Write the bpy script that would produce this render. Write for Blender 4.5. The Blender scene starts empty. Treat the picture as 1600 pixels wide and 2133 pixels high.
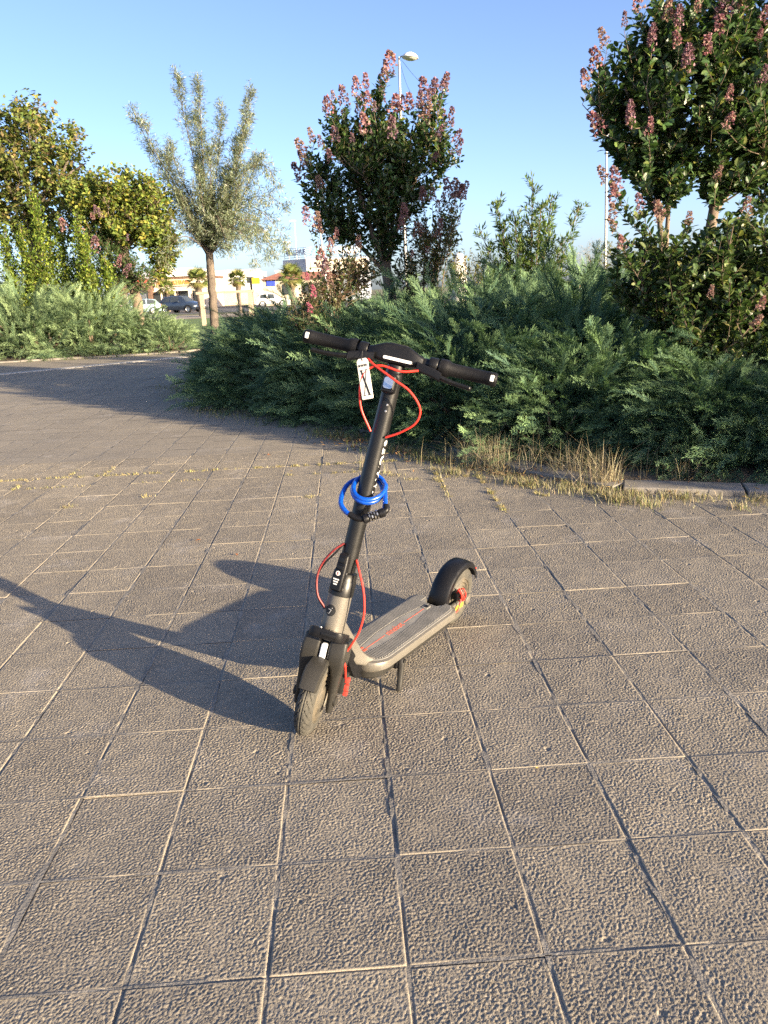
import bpy, bmesh, math, random
import numpy as np
from mathutils import Matrix, Vector
random.seed(7)
rng = np.random.default_rng(11)
SC = bpy.context.scene
COL = SC.collection
R = math.radians

# ------------------------------------------------------------ camera, sky, sun, exposure
CAM_H, F_PX, ROLL, PITCH = 1.40, 1620.0, 0.043, R(16.0065)
cam_d = bpy.data.cameras.new('camera'); cam = bpy.data.objects.new('camera', cam_d); COL.objects.link(cam)
cam_d.sensor_fit = 'AUTO'; cam_d.sensor_width = 36.0; cam_d.lens = F_PX / 2133.0 * 36.0
cam_d.clip_start = 0.05; cam_d.clip_end = 3000
_f = Vector((0, math.cos(PITCH), -math.sin(PITCH))); _r0 = Vector((1, 0, 0)); _u0 = Vector((0, math.sin(PITCH), math.cos(PITCH)))
_r = _r0 * math.cos(ROLL) - _u0 * math.sin(ROLL); _u = _r0 * math.sin(ROLL) + _u0 * math.cos(ROLL)
cam.matrix_world = Matrix(((_r.x, _u.x, -_f.x, 0), (_r.y, _u.y, -_f.y, 0), (_r.z, _u.z, -_f.z, CAM_H), (0, 0, 0, 1)))
SC.camera = cam

SUN_EL, SUN_AZ = R(10.8), math.atan2(0.785, -0.62)       # azimuth measured from +Y towards +X
world = bpy.data.worlds.new('World'); SC.world = world; world.use_nodes = True
_nt = world.node_tree
_sky = _nt.nodes.new('ShaderNodeTexSky'); _sky.sky_type = 'NISHITA'; _sky.sun_disc = False
_sky.sun_elevation = SUN_EL; _sky.sun_rotation = SUN_AZ; _sky.air_density = 0.6; _sky.dust_density = 1.5; _sky.ozone_density = 2.0; _sky.altitude = 0
_bg = _nt.nodes['Background']; _bg.inputs['Strength'].default_value = 0.086
_tint = _nt.nodes.new('ShaderNodeVectorMath'); _tint.operation = 'MULTIPLY'; _tint.inputs[1].default_value = (1.14, 1.05, 1.08)   # camera white balance
_nt.links.new(_sky.outputs[0], _tint.inputs[0]); _nt.links.new(_tint.outputs[0], _bg.inputs['Color'])
sun_d = bpy.data.lights.new('sun', 'SUN'); sun = bpy.data.objects.new('sun', sun_d); COL.objects.link(sun)
sun_d.energy = 4.4; sun_d.angle = R(0.55); sun_d.color = (1.0, 0.82, 0.56)
_to = Vector((math.sin(SUN_AZ) * math.cos(SUN_EL), math.cos(SUN_AZ) * math.cos(SUN_EL), math.sin(SUN_EL)))
sun.rotation_euler = _to.to_track_quat('Z', 'Y').to_euler(); sun.location = _to * 60
SC.view_settings.view_transform = 'Standard'; SC.view_settings.look = 'None'
SC.view_settings.exposure = 2.05; SC.view_settings.gamma = 1.0; SC.view_settings.use_curve_mapping = False
SC.render.engine = 'CYCLES'
SC.cycles.use_denoising = False
SC.cycles.max_bounces = 6; SC.cycles.diffuse_bounces = 3; SC.cycles.glossy_bounces = 3; SC.cycles.transmission_bounces = 4
SC.cycles.transparent_max_bounces = 6; SC.cycles.caustics_reflective = False; SC.cycles.caustics_refractive = False

# ------------------------------------------------------------ materials
MATS = {}
def _n(nt, t, **kw):
    n = nt.nodes.new(t)
    for k, v in kw.items():
        setattr(n, k, v)
    return n
def mat(name, col, rough=0.5, metal=0.0, var=0.12, scale=8.0, bump=0.0, bscale=60.0, spec=0.5, col2=None, coat=0.0, stretch=(1, 1, 1), detail=4.0, coords='Object'):
    m = bpy.data.materials.new(name); m.use_nodes = True; nt = m.node_tree; L = nt.links
    b = nt.nodes['Principled BSDF']
    tc = _n(nt, 'ShaderNodeTexCoord'); mp = _n(nt, 'ShaderNodeMapping'); mp.inputs['Scale'].default_value = stretch
    L.new(tc.outputs[coords], mp.inputs[0])
    no = _n(nt, 'ShaderNodeTexNoise'); no.inputs['Scale'].default_value = scale; no.inputs['Detail'].default_value = detail; no.inputs['Roughness'].default_value = 0.6
    L.new(mp.outputs[0], no.inputs['Vector'])
    rp = _n(nt, 'ShaderNodeValToRGB')
    c = np.array(col[:3]); c2 = np.array(col2[:3]) if col2 else c * (1 + var)
    c1 = c if col2 else c * (1 - var)
    rp.color_ramp.elements[0].position = 0.32; rp.color_ramp.elements[0].color = (*c1, 1)
    rp.color_ramp.elements[1].position = 0.68; rp.color_ramp.elements[1].color = (*np.minimum(c2, 1), 1)
    L.new(no.outputs['Fac'], rp.inputs[0]); L.new(rp.outputs[0], b.inputs['Base Color'])
    b.inputs['Roughness'].default_value = rough; b.inputs['Metallic'].default_value = metal
    b.inputs['Specular IOR Level'].default_value = spec
    if coat: b.inputs['Coat Weight'].default_value = coat; b.inputs['Coat Roughness'].default_value = 0.08
    if rough > 0.05:
        mr = _n(nt, 'ShaderNodeMapRange'); mr.inputs[3].default_value = max(rough - 0.08, 0.02); mr.inputs[4].default_value = min(rough + 0.1, 1)
        n3 = _n(nt, 'ShaderNodeTexNoise'); n3.inputs['Scale'].default_value = scale * 3; L.new(mp.outputs[0], n3.inputs['Vector'])
        L.new(n3.outputs['Fac'], mr.inputs[0]); L.new(mr.outputs[0], b.inputs['Roughness'])
    if bump:
        n2 = _n(nt, 'ShaderNodeTexNoise'); n2.inputs['Scale'].default_value = bscale; n2.inputs['Detail'].default_value = 5
        L.new(mp.outputs[0], n2.inputs['Vector'])
        bp = _n(nt, 'ShaderNodeBump'); bp.inputs['Strength'].default_value = 1.0; bp.inputs['Distance'].default_value = bump
        L.new(n2.outputs['Fac'], bp.inputs['Height']); L.new(bp.outputs[0], b.inputs['Normal'])
    MATS[name] = m
    return m
def leafmat(name, rough=0.45, trans=0.3, spec=0.4, tscale=(1.25, 1.3, 0.7)):
    """leaf colour comes from the per-leaf attribute 'tint' (natural leaf-to-leaf variation)"""
    m = bpy.data.materials.new(name); m.use_nodes = True; nt = m.node_tree; L = nt.links
    b = nt.nodes['Principled BSDF']; out = nt.nodes['Material Output']
    at = _n(nt, 'ShaderNodeAttribute'); at.attribute_name = 'tint'
    L.new(at.outputs['Color'], b.inputs['Base Color'])
    b.inputs['Roughness'].default_value = rough; b.inputs['Specular IOR Level'].default_value = spec
    tr = _n(nt, 'ShaderNodeBsdfTranslucent'); vm = _n(nt, 'ShaderNodeVectorMath', operation='MULTIPLY')
    vm.inputs[1].default_value = tscale; L.new(at.outputs['Color'], vm.inputs[0]); L.new(vm.outputs[0], tr.inputs['Color'])
    mx = _n(nt, 'ShaderNodeMixShader'); mx.inputs[0].default_value = trans
    L.new(b.outputs[0], mx.inputs[1]); L.new(tr.outputs[0], mx.inputs[2]); L.new(mx.outputs[0], out.inputs['Surface'])
    MATS[name] = m
    return m

# ------------------------------------------------------------ object helpers
def tag(o, label=None, cat=None, group=None, kind=None):
    if label: o['label'] = label
    if cat: o['category'] = cat
    if group: o['group'] = group
    if kind: o['kind'] = kind
    return o
def empty(name, loc=(0, 0, 0), rot=(0, 0, 0), **kw):
    o = bpy.data.objects.new(name, None); COL.objects.link(o); o.location = loc; o.rotation_euler = rot
    o.empty_display_size = 0.1
    return tag(o, **kw)
def link(name, me, parent=None, loc=None, rot=None, scale=None, **kw):
    o = bpy.data.objects.new(name, me); COL.objects.link(o)
    if parent is not None: o.parent = parent
    if loc is not None: o.location = loc
    if rot is not None: o.rotation_euler = rot
    if scale is not None: o.scale = scale
    return tag(o, **kw)
def npmesh(name, V, F, material=None, smooth=False, tint=None):
    """V (n,3) array, F (m,k) int array with k = 3 or 4, tint per vertex (n,3)"""
    V = np.ascontiguousarray(V, dtype=np.float32); F = np.ascontiguousarray(F, dtype=np.int32)
    me = bpy.data.meshes.new(name); m, k = F.shape
    me.vertices.add(len(V)); me.vertices.foreach_set('co', V.ravel())
    me.loops.add(m * k); me.loops.foreach_set('vertex_index', F.ravel())
    me.polygons.add(m); me.polygons.foreach_set('loop_start', np.arange(0, m * k, k, dtype=np.int32))
    me.polygons.foreach_set('loop_total', np.full(m, k, dtype=np.int32))
    me.polygons.foreach_set('use_smooth', np.full(m, bool(smooth)))
    me.update(calc_edges=True)
    if tint is not None:
        at = me.attributes.new('tint', 'FLOAT_COLOR', 'POINT')
        c = np.ones((len(V), 4), dtype=np.float32); c[:, :3] = tint
        at.data.foreach_set('color', c.ravel())
    if material is not None: me.materials.append(MATS[material] if isinstance(material, str) else material)
    return me
def frame_from(t, ref=(0, 0, 1)):
    t = np.asarray(t, float); t = t / (np.linalg.norm(t) + 1e-12); r = np.asarray(ref, float)
    if abs(t @ r) > 0.97: r = np.array([1.0, 0, 0])
    a = np.cross(r, t); a /= np.linalg.norm(a); b = np.cross(t, a)
    return t, a, b
class MB:
    """collects shapes into ONE mesh; tf maps every vertex (identity by default)"""
    def __init__(s, tf=None): s.V = []; s.Fc = []; s.tf = tf
    def add(s, V, F):
        o = len(s.V); s.V += [tuple(s.tf(v)) if s.tf else tuple(v) for v in V]
        s.Fc += [tuple(i + o for i in f) for f in F]; return s
    def box(s, c, h, M=None):
        c = np.array(c, float); h = np.array(h, float); V = []
        for k in range(8):
            d = np.array([(k & 1) * 2 - 1, (k >> 1 & 1) * 2 - 1, (k >> 2 & 1) * 2 - 1]) * h
            V.append(c + (np.asarray(M) @ d if M is not None else d))
        return s.add(V, [(0, 2, 3, 1), (4, 5, 7, 6), (0, 1, 5, 4), (2, 6, 7, 3), (0, 4, 6, 2), (1, 3, 7, 5)])
    def bbox(s, c, h, b=0.004, M=None):
        """box with chamfered edges"""
        bm = bmesh.new(); bmesh.ops.create_cube(bm, size=2)
        for v in bm.verts: v.co = Vector((v.co.x * h[0], v.co.y * h[1], v.co.z * h[2]))
        bmesh.ops.bevel(bm, geom=list(bm.edges), offset=b, segments=2, affect='EDGES', profile=0.6)
        bm.verts.index_update(); M_ = np.asarray(M) if M is not None else np.eye(3)
        V = [np.array(c) + M_ @ np.array(v.co) for v in bm.verts]; F = [tuple(v.index for v in f.verts) for f in bm.faces]
        bm.free(); return s.add(V, F)
    def tube(s, P, r, seg=10, caps=True, ref=(0, 0, 1), flat=1.0):
        P = [np.array(p, float) for p in P]; n = len(P); rr = [r] * n if np.isscalar(r) else list(r); V = []; F = []
        pa = None
        for i, p in enumerate(P):
            t = P[min(i + 1, n - 1)] - P[max(i - 1, 0)]
            if pa is None: t, a, b = frame_from(t, ref)
            else:
                t = t / (np.linalg.norm(t) + 1e-12); a = pa - t * (pa @ t); a /= np.linalg.norm(a) + 1e-12; b = np.cross(t, a)
            pa = a
            for k in range(seg):
                w = 2 * math.pi * k / seg; V.append(p + rr[i] * (math.cos(w) * a + flat * math.sin(w) * b))
        for i in range(n - 1):
            for k in range(seg):
                k2 = (k + 1) % seg; F.append((i * seg + k, i * seg + k2, (i + 1) * seg + k2, (i + 1) * seg + k))
        if caps: F.append(tuple(range(seg - 1, -1, -1))); F.append(tuple((n - 1) * seg + k for k in range(seg)))
        return s.add(V, F)
    def lathe(s, prof, c, axis, seg=32, closed=False, ref=(0, 0, 1), a0=0.0, a1=2 * math.pi):
        """prof = [(distance along axis, radius)]"""
        t, a, b = frame_from(axis, ref); c = np.array(c, float); V = []; F = []; full = abs(a1 - a0 - 2 * math.pi) < 1e-6
        m = seg if full else seg + 1; n = len(prof)
        for k in range(m):
            w = a0 + (a1 - a0) * k / seg; e = math.cos(w) * a + math.sin(w) * b
            for (h, r) in prof: V.append(c + t * h + e * r)
        for k in range(seg):
            k2 = (k + 1) % m
            for j in range(n if closed else n - 1):
                j2 = (j + 1) % n; F.append((k * n + j, k2 * n + j, k2 * n + j2, k * n + j2))
        return s.add(V, F)
    def loft(s, secs, caps=True):
        n = len(secs[0]); V = [p for q in secs for p in q]; F = []
        for i in range(len(secs) - 1):
            for k in range(n):
                k2 = (k + 1) % n; F.append((i * n + k, i * n + k2, (i + 1) * n + k2, (i + 1) * n + k))
        if caps: F.append(tuple(range(n - 1, -1, -1))); F.append(tuple((len(secs) - 1) * n + k for k in range(n)))
        return s.add(V, F)
    def prism(s, poly, z0, z1):
        """poly in xy, extruded along z (local to tf)"""
        return s.loft([[(x, y, z0) for x, y in poly], [(x, y, z1) for x, y in poly]])
    def mesh(s, name, material, smooth=False, bevel=0.0, auto=None):
        me = bpy.data.meshes.new(name); me.from_pydata([tuple(map(float, v)) for v in s.V], [], s.Fc)
        bm = bmesh.new(); bm.from_mesh(me); bmesh.ops.recalc_face_normals(bm, faces=bm.faces)
        if bevel: bmesh.ops.bevel(bm, geom=[e for e in bm.edges if e.is_manifold and e.calc_face_angle(0) > 0.5], offset=bevel, segments=2, affect='EDGES', profile=0.6)
        bm.to_mesh(me); bm.free()
        if smooth:
            me.polygons.foreach_set('use_smooth', [True] * len(me.polygons))
            if auto is not None: me.set_sharp_from_angle(angle=R(auto))
        me.materials.append(MATS[material] if isinstance(material, str) else material)
        return me
    def build(s, name, material, parent=None, smooth=False, bevel=0.0, auto=35, **kw):
        return link(name, s.mesh(name, material, smooth, bevel, auto), parent, **kw)
def spline(P, n=8):
    """Catmull-Rom through the points"""
    P = [np.array(p, float) for p in P]; out = []
    Q = [2 * P[0] - P[1]] + P + [2 * P[-1] - P[-2]]
    for i in range(1, len(Q) - 2):
        for k in range(n):
            t = k / n; a, b, c, d = Q[i - 1], Q[i], Q[i + 1], Q[i + 2]
            out.append(0.5 * ((2 * b) + (c - a) * t + (2 * a - 5 * b + 4 * c - d) * t * t + (3 * b - a - 3 * c + d) * t ** 3))
    out.append(P[-1]); return out
def text_mesh(name, txt, size, material, extrude=0.002, bold=0.0, space=1.0, align='CENTER'):
    cu = bpy.data.curves.new(name, 'FONT'); cu.body = txt; cu.size = size; cu.extrude = extrude; cu.offset = bold
    cu.align_x = align; cu.align_y = 'CENTER'; cu.space_character = space; cu.resolution_u = 3
    o = bpy.data.objects.new(name, cu); COL.objects.link(o)
    dg = bpy.context.evaluated_depsgraph_get(); me = bpy.data.meshes.new_from_object(o.evaluated_get(dg))
    bpy.data.objects.remove(o); bpy.data.curves.remove(cu); me.name = name
    me.materials.clear(); me.materials.append(MATS[material]); return me
def copy_thing(root, loc=None, rot=None, scale=None, **kw):
    r = root.copy(); COL.objects.link(r)
    if loc is not None: r.location = loc
    if rot is not None: r.rotation_euler = rot
    if scale is not None: r.scale = scale
    tag(r, **kw)
    for ch in list(root.children):
        c = ch.copy(); COL.objects.link(c); c.parent = r
        for g_ in list(ch.children):
            d = g_.copy(); COL.objects.link(d); d.parent = c
    return r
# ------------------------------------------------------------ ground, plaza, roads
mat('soil', (0.16, 0.12, 0.085), 0.95, var=0.3, scale=6, bump=0.02, bscale=30)
mat('meadow', (0.10, 0.115, 0.045), 0.95, scale=0.6, col2=(0.24, 0.20, 0.10), bump=0.03, bscale=12)
mat('asphalt', (0.10, 0.098, 0.095), 0.9, var=0.2, scale=1.5, bump=0.004, bscale=80)
mat('lawn', (0.11, 0.17, 0.035), 0.9, var=0.3, scale=4, bump=0.03, bscale=25)
mat('sand_path', (0.36, 0.29, 0.21), 0.95, var=0.15, scale=3, bump=0.006, bscale=40)
mat('mortar', (0.25, 0.228, 0.196), 0.95, scale=14, col2=(0.15, 0.137, 0.118), bump=0.004, bscale=120)
mat('kerb_concrete', (0.215, 0.195, 0.17), 0.9, var=0.22, scale=7, bump=0.002, bscale=90)
def sheet(name, poly, z, material, parent=None, **kw):
    me = bpy.data.meshes.new(name); me.from_pydata([(x, y, z) for x, y in poly], [], [tuple(range(len(poly)))])
    me.materials.append(MATS[material]); return link(name, me, parent, **kw)
sheet('ground', [(-1500, -300), (1500, -300), (1500, 2500), (-1500, 2500)], -0.06, 'meadow', kind='structure')
sheet('parking_lot', [(-140, 72), (120, 72), (120, 135), (-140, 135)], -0.045, 'asphalt', kind='structure')
sheet('sand_path', [(-60, 56), (-4, 56), (-4, 66), (-60, 66)], -0.05, 'sand_path', kind='structure')
sheet('lawn', [(-60, 30), (20, 30), (20, 55), (-60, 55)], -0.05, 'lawn', kind='structure')

# tiles: coarse exposed-aggregate slabs, real relief on shared meshes
def tile_mat(name, fine_bump):
    m = bpy.data.materials.new(name); m.use_nodes = True; nt = m.node_tree; L = nt.links; b = nt.nodes['Principled BSDF']
    geo = _n(nt, 'ShaderNodeNewGeometry'); oi = _n(nt, 'ShaderNodeObjectInfo')
    def noise(scale, det=4.0, rg=0.6):
        n = _n(nt, 'ShaderNodeTexNoise'); n.inputs['Scale'].default_value = scale; n.inputs['Detail'].default_value = det; n.inputs['Roughness'].default_value = rg
        L.new(geo.outputs['Position'], n.inputs['Vector']); return n
    def ramp(src, p0, c0, p1, c1):
        r_ = _n(nt, 'ShaderNodeValToRGB'); r_.color_ramp.elements[0].position = p0; r_.color_ramp.elements[0].color = c0
        r_.color_ramp.elements[1].position = p1; r_.color_ramp.elements[1].color = c1; L.new(src, r_.inputs[0]); return r_
    def mix(a, c, fac, mode='MIX'):
        x = _n(nt, 'ShaderNodeMix', data_type='RGBA', blend_type=mode)
        if isinstance(fac, float): x.inputs[0].default_value = fac
        else: L.new(fac, x.inputs[0])
        L.new(a, x.inputs[6]); L.new(c, x.inputs[7]); return x.outputs[2]
    grain = ramp(noise(260, 3).outputs['Fac'], .33, (.222, .196, .157, 1), .68, (.385, .343, .274, 1))
    patch = ramp(noise(1.3, 5).outputs['Fac'], .3, (.84, .83, .83, 1), .7, (1.1, 1.07, 1.02, 1))
    c = mix(grain.outputs[0], patch.outputs[0], 1.0, 'MULTIPLY')
    # each slab was cast a little lighter or darker
    tone = ramp(oi.outputs['Random'], 0.0, (.88, .875, .875, 1), 1.0, (1.08, 1.07, 1.05, 1))
    c = mix(c, tone.outputs[0], 1.0, 'MULTIPLY')
    # pale lime and dust stains, and a few small white specks
    dust = ramp(noise(3.1, 6, .7).outputs['Fac'], .56, (0, 0, 0, 1), .72, (.5, .5, .5, 1))
    dcol = _n(nt, 'ShaderNodeRGB'); dcol.outputs[0].default_value = (.44, .40, .35, 1)
    c = mix(c, dcol.outputs[0], dust.outputs[0])
    vo = _n(nt, 'ShaderNodeTexVoronoi'); vo.inputs['Scale'].default_value = 1.15; L.new(geo.outputs['Position'], vo.inputs['Vector'])
    sp = ramp(vo.outputs['Distance'], .012, (.8, .8, .8, 1), .02, (0, 0, 0, 1))
    wcol = _n(nt, 'ShaderNodeRGB'); wcol.outputs[0].default_value = (.66, .65, .62, 1)
    c = mix(c, wcol.outputs[0], sp.outputs[0])
    v2 = _n(nt, 'ShaderNodeTexVoronoi'); v2.inputs['Scale'].default_value = 2.3; L.new(geo.outputs['Position'], v2.inputs['Vector'])
    gum = ramp(v2.outputs['Distance'], .022, (.5, .5, .5, 1), .04, (0, 0, 0, 1)); gcol = _n(nt, 'ShaderNodeRGB'); gcol.outputs[0].default_value = (.12, .11, .10, 1)
    c = mix(c, gcol.outputs[0], gum.outputs[0])
    L.new(c, b.inputs['Base Color']); b.inputs['Roughness'].default_value = .93; b.inputs['Specular IOR Level'].default_value = .25
    n2 = noise(*fine_bump[:2]); bp = _n(nt, 'ShaderNodeBump'); bp.inputs['Distance'].default_value = fine_bump[2]
    L.new(n2.outputs['Fac'], bp.inputs['Height']); L.new(bp.outputs[0], b.inputs['Normal'])
    MATS[name] = m
tile_mat('slab_concrete', (420, 3, 0.0012))
tile_mat('slab_concrete_far', (75, 4, 0.0022))
TW, TL, GX, GY = 0.302, 0.339, 0.007, 0.0035       # pitch of columns / rows, joint widths
def slab_mesh(k, N=104):
    r_ = np.random.default_rng(100 + k); w, l = TW - GX, TL - GY
    n = 256; L_ = 0.36; fx = np.fft.fftfreq(n, L_ / n); kx, ky = np.meshgrid(fx, fx); kk = np.hypot(kx, ky)
    def band(lo, hi): 
        s = np.fft.ifft2(np.fft.fft2(r_.normal(size=(n, n))) * np.exp(-(np.log((kk + 1e-6) / math.sqrt(lo * hi)) / (0.5 * math.log(hi / lo))) ** 2)).real
        return s / s.std()
    a = band(45, 190); bb = band(4, 10); cc = band(130, 330)
    s = np.clip((a + 0.95 * cc + 0.10 * bb + 1.15) / 2.2, 0, 1); s = s * s * (3 - 2 * s)
    u = np.linspace(0, 1, N + 1); X = (u - .5) * w; Y = (u - .5) * l
    idx = lambda q, span: np.clip(((q + L_ / 2) / L_ * n).astype(int), 0, n - 1)
    iu = (X + L_ / 2) / L_ * (n - 1); iv = (Y + L_ / 2) / L_ * (n - 1)
    i0 = np.floor(iu).astype(int); j0 = np.floor(iv).astype(int); fu = (iu - i0)[None, :]; fv = (iv - j0)[:, None]
    Hh = (s[np.ix_(j0, i0)] * (1 - fv) * (1 - fu) + s[np.ix_(j0, i0 + 1)] * (1 - fv) * fu + s[np.ix_(j0 + 1, i0)] * fv * (1 - fu) + s[np.ix_(j0 + 1, i0 + 1)] * fv * fu)
    gx, gy = np.meshgrid(X, Y)
    wob = 0.0008 * np.sin(gy * 37 + k) + 0.0009 * cc[np.ix_(j0, i0)]
    ex, ey = w / 2 - np.abs(gx) + wob, l / 2 - np.abs(gy) + wob; edge = np.minimum(ex, ey)
    amp = (1.0, .9, 1.08, .86, .95, 1.04, .92, 1.1, .88)[k % 9]; worn = np.clip(.95 + .10 * bb[np.ix_(j0, i0)], .7, 1.1); chip = np.clip(band(8, 30)[np.ix_(j0, i0)] - 2.5, 0, 1)
    marg = np.clip((edge - 0.002) / 0.006, 0, 1)             # smooth border strip of the slab
    z = -0.0030 * amp * worn * (1 - Hh) * marg - .003 * chip - 0.0006 * (1 - marg) + 0.00025 * bb[np.ix_(j0, i0)] * marg
    z = z - 0.0022 * np.clip((0.004 - ex) / 0.004, 0, 1) ** 2 - 0.0009 * np.clip((0.003 - ey) / 0.003, 0, 1) ** 2
    z = z + r_.normal(size=z.shape) * .00012 * marg
    V = np.stack([gx, gy, z], -1).reshape(-1, 3)
    q = np.arange((N + 1) * (N + 1)).reshape(N + 1, N + 1)
    F = np.stack([q[:-1, :-1], q[:-1, 1:], q[1:, 1:], q[1:, :-1]], -1).reshape(-1, 4)
    # skirt down into the joint
    rim = np.concatenate([q[0, :], q[1:, -1], q[-1, -2::-1], q[-2:0:-1, 0]]); m = len(rim)
    Vs = V[rim].copy(); Vs[:, 2] = -0.03; base = len(V); V = np.vstack([V, Vs]); j = np.arange(m); j2 = (j + 1) % m
    Fs = np.stack([rim[j2], rim[j], base + j, base + j2], -1)
    return npmesh('slab', V, np.vstack([F, Fs]), 'slab_concrete', smooth=True)
plaza = sheet('plaza_pavement', [(-16, -3), (12, -3), (12, 21.5), (-16, 23.5)], -0.012, 'mortar', kind='structure')
GA = 0.042                                               # the slab rows run a little off the view axis
ca, sa = math.cos(GA), math.sin(GA); GO = (-0.292, 1.325)
def slab_xy(i, j): 
    x, y = i * TW + TW / 2, j * TL + TL / 2
    return GO[0] + x * ca - y * sa, GO[1] + x * sa + y * ca
def cam_px(x, y, z=0.0):
    q = Vector((x, y, z - CAM_H)); d = q.dot(_f)
    return (q.dot(_r) / d * F_PX + 800, 1066.5 - q.dot(_u) / d * F_PX, d) if d > 0.1 else None
near, far = [], []
for i in range(-48, 30):
    for j in range(-9, 66):
        x, y = slab_xy(i, j)
        if not (-15.5 < x < 8.6 and -2.5 < y < 21): continue
        p = cam_px(x, y)
        if p and p[2] > 0.5 and -190 < p[0] < 1790 and p[1] < 2420: near.append((p[2], i, j, x, y))
        else: far.append((i, j, x, y))
near.sort(); far += [t[1:] for t in near[300:]]; near = near[:300]
SLABS = [slab_mesh(k) for k in range(9)]
for k, (d, i, j, x, y) in enumerate(near):
    o = link('slab', SLABS[int(rng.integers(9))], plaza, (x + rng.normal() * .0008, y + rng.normal() * .0012, float(rng.normal() * .0009)),
             (float(rng.normal() * .0035), float(rng.normal() * .0035), GA + (math.pi if rng.random() < .5 else 0) + float(rng.normal() * .002)))
V, F = [], []
w, l, b_ = (TW - GX) / 2, (TL - GY) / 2, 0.006
for k, (i, j, x, y) in enumerate(far):
    o = len(V); dz = rng.normal() * .0005; tx, ty = rng.normal(size=2) * .0006
    for (sx, sy, z) in [(-w, -l, -.0022), (w, -l, -.0022), (w, l, -.0022), (-w, l, -.0022), (-w + b_, -l + b_, -.001), (w - b_, -l + b_, -.001), (w - b_, l - b_, -.001), (-w + b_, l - b_, -.001)]:
        V.append((x + sx * ca - sy * sa, y + sx * sa + sy * ca, z + dz + sx * tx + sy * ty))
    F += [(o + 4, o + 5, o + 6, o + 7)] + [(o + a, o + (a + 1) % 4, o + 4 + (a + 1) % 4, o + 4 + a) for a in range(4)]
link('far_slab', npmesh('far_slab', np.array(V), np.array(F), 'slab_concrete_far'), plaza, kind='stuff')
# sand and mortar packed unevenly into the joints
V, F = [], []
def gp(x, y): return np.array([GO[0] + x * ca - y * sa, GO[1] + x * sa + y * ca])
def mortar_line(x0, y0, x1, y1, n, hw, spill, z0):
    """one joint: a ribbon whose width and fill level wander, in places smeared over the slab edges"""
    d = np.array([x1 - x0, y1 - y0]); d = d / np.linalg.norm(d); nn = np.array([-d[1], d[0]]); k = np.ones(5) / 5
    r1, r2, r3 = [np.convolve(rng.normal(size=n + 5), k, 'same')[:n + 1] * 2.2 for _ in range(3)]; o = len(V)
    for q in range(n + 1):
        t_ = q / n; c = np.array([x0 + (x1 - x0) * t_, y0 + (y1 - y0) * t_]); w1 = hw + spill * max(0, r1[q]); w2 = hw + spill * max(0, r2[q]); z = z0 + .0011 * r3[q] + (.0022 if max(r1[q], r2[q]) > .7 else 0)
        z = min(z, -.0002); V.append((*gp(*(c - nn * w1)), z)); V.append((*gp(*(c + nn * w2)), z))
    for q in range(n): F.append((o + 2 * q, o + 2 * q + 2, o + 2 * q + 3, o + 2 * q + 1))
for i in range(-44, 29):
    mortar_line(i * TW, -5 * TL, i * TW, 20 * TL, 430, GX / 2 + .0012, .0042, -.0030); mortar_line(i * TW, 20 * TL, i * TW, 57 * TL, 200, GX / 2 + .0012, .003, -.0028)
for j in range(-5, 58):
    mortar_line(-44 * TW, j * TL, 28 * TW, j * TL, 420 if j < 20 else 150, GY / 2 + .001, .0016, -.0022)
link('joint_mortar', npmesh('joint_mortar', np.array(V), np.array(F), 'mortar'), plaza, kind='stuff')
# flush band of paler stone crossing the far end of the plaza
mat('pale_stone', (0.42, 0.39, 0.34), 0.9, var=0.12, scale=6, bump=0.002, bscale=80)
for k in range(9):
    a = np.array([-9.6 + k * .62, 15.3 + k * .52]); d = np.array([.62, .52]); d = d / np.linalg.norm(d); n_ = np.array([-d[1], d[0]])
    c = a + d * .39
    MB().bbox((c[0], c[1], -.008), (.395, .17, .014), .004, np.array([[d[0], n_[0], 0], [d[1], n_[1], 0], [0, 0, 1]])).build('band_stone', 'pale_stone', plaza)

# planter beds and their kerb stones
BED = [(10.5, .4), (8.3, 1.7), (6.3, 3.2), (4.4, 4.35), (2.95, 4.93), (1.95, 5.15), (1.35, 5.62), (.95, 6.45), (.4, 7.4), (-.3, 8.35), (-1.4, 9.9), (-2.2, 11.6), (-2.9, 13.7), (-3.2, 15.6), (-2.4, 17.5)]
sheet('planter_bed', BED + [(3, 22), (16, 22), (16, .4)], 0.02, 'soil', kind='structure')
LBED = [(-16, 19.2), (-12, 19.7), (-9, 20.2), (-6.5, 20.6), (-5.2, 21.2), (-4.9, 22.2), (-5.6, 24)]
sheet('lawn_bed', LBED + [(-7, 29), (-22, 29), (-22, 19)], 0.02, 'soil', kind='structure')
def kerb(name, line, label, w=.20, ztop=.036, step=.78):
    P = spline([(x, y, 0) for x, y in line], 24); root = empty(name, P[0], label=label, cat='kerb'); base = np.array(P[0])
    L_ = np.concatenate([[0], np.cumsum([np.linalg.norm(P[i + 1] - P[i]) for i in range(len(P) - 1)])]); P = np.array(P)
    at = lambda s: np.array([np.interp(s, L_, P[:, 0]), np.interp(s, L_, P[:, 1]), 0])
    s = 0
    while s + step < L_[-1]:
        a, b2 = at(s + .006), at(s + step - .006); d = (b2 - a); ln = np.linalg.norm(d); d /= ln; n_ = np.array([-d[1], d[0], 0])
        c = (a + b2) / 2 - base - n_ * 0.0; h = ztop + rng.normal() * .006
        MB().bbox((c[0], c[1], h / 2 - .03), (ln / 2, w / 2, h / 2 + .03), .010, np.array([[d[0], n_[0], 0], [d[1], n_[1], 0], [0, 0, 1]])).build('kerb_stone', 'kerb_concrete', root)
        s += step
    return root
kerb('planter_kerb', [(x - .05, y - .06) for x, y in BED], 'low weathered concrete kerb along the juniper bed with dry grass', w=.22)
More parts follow.
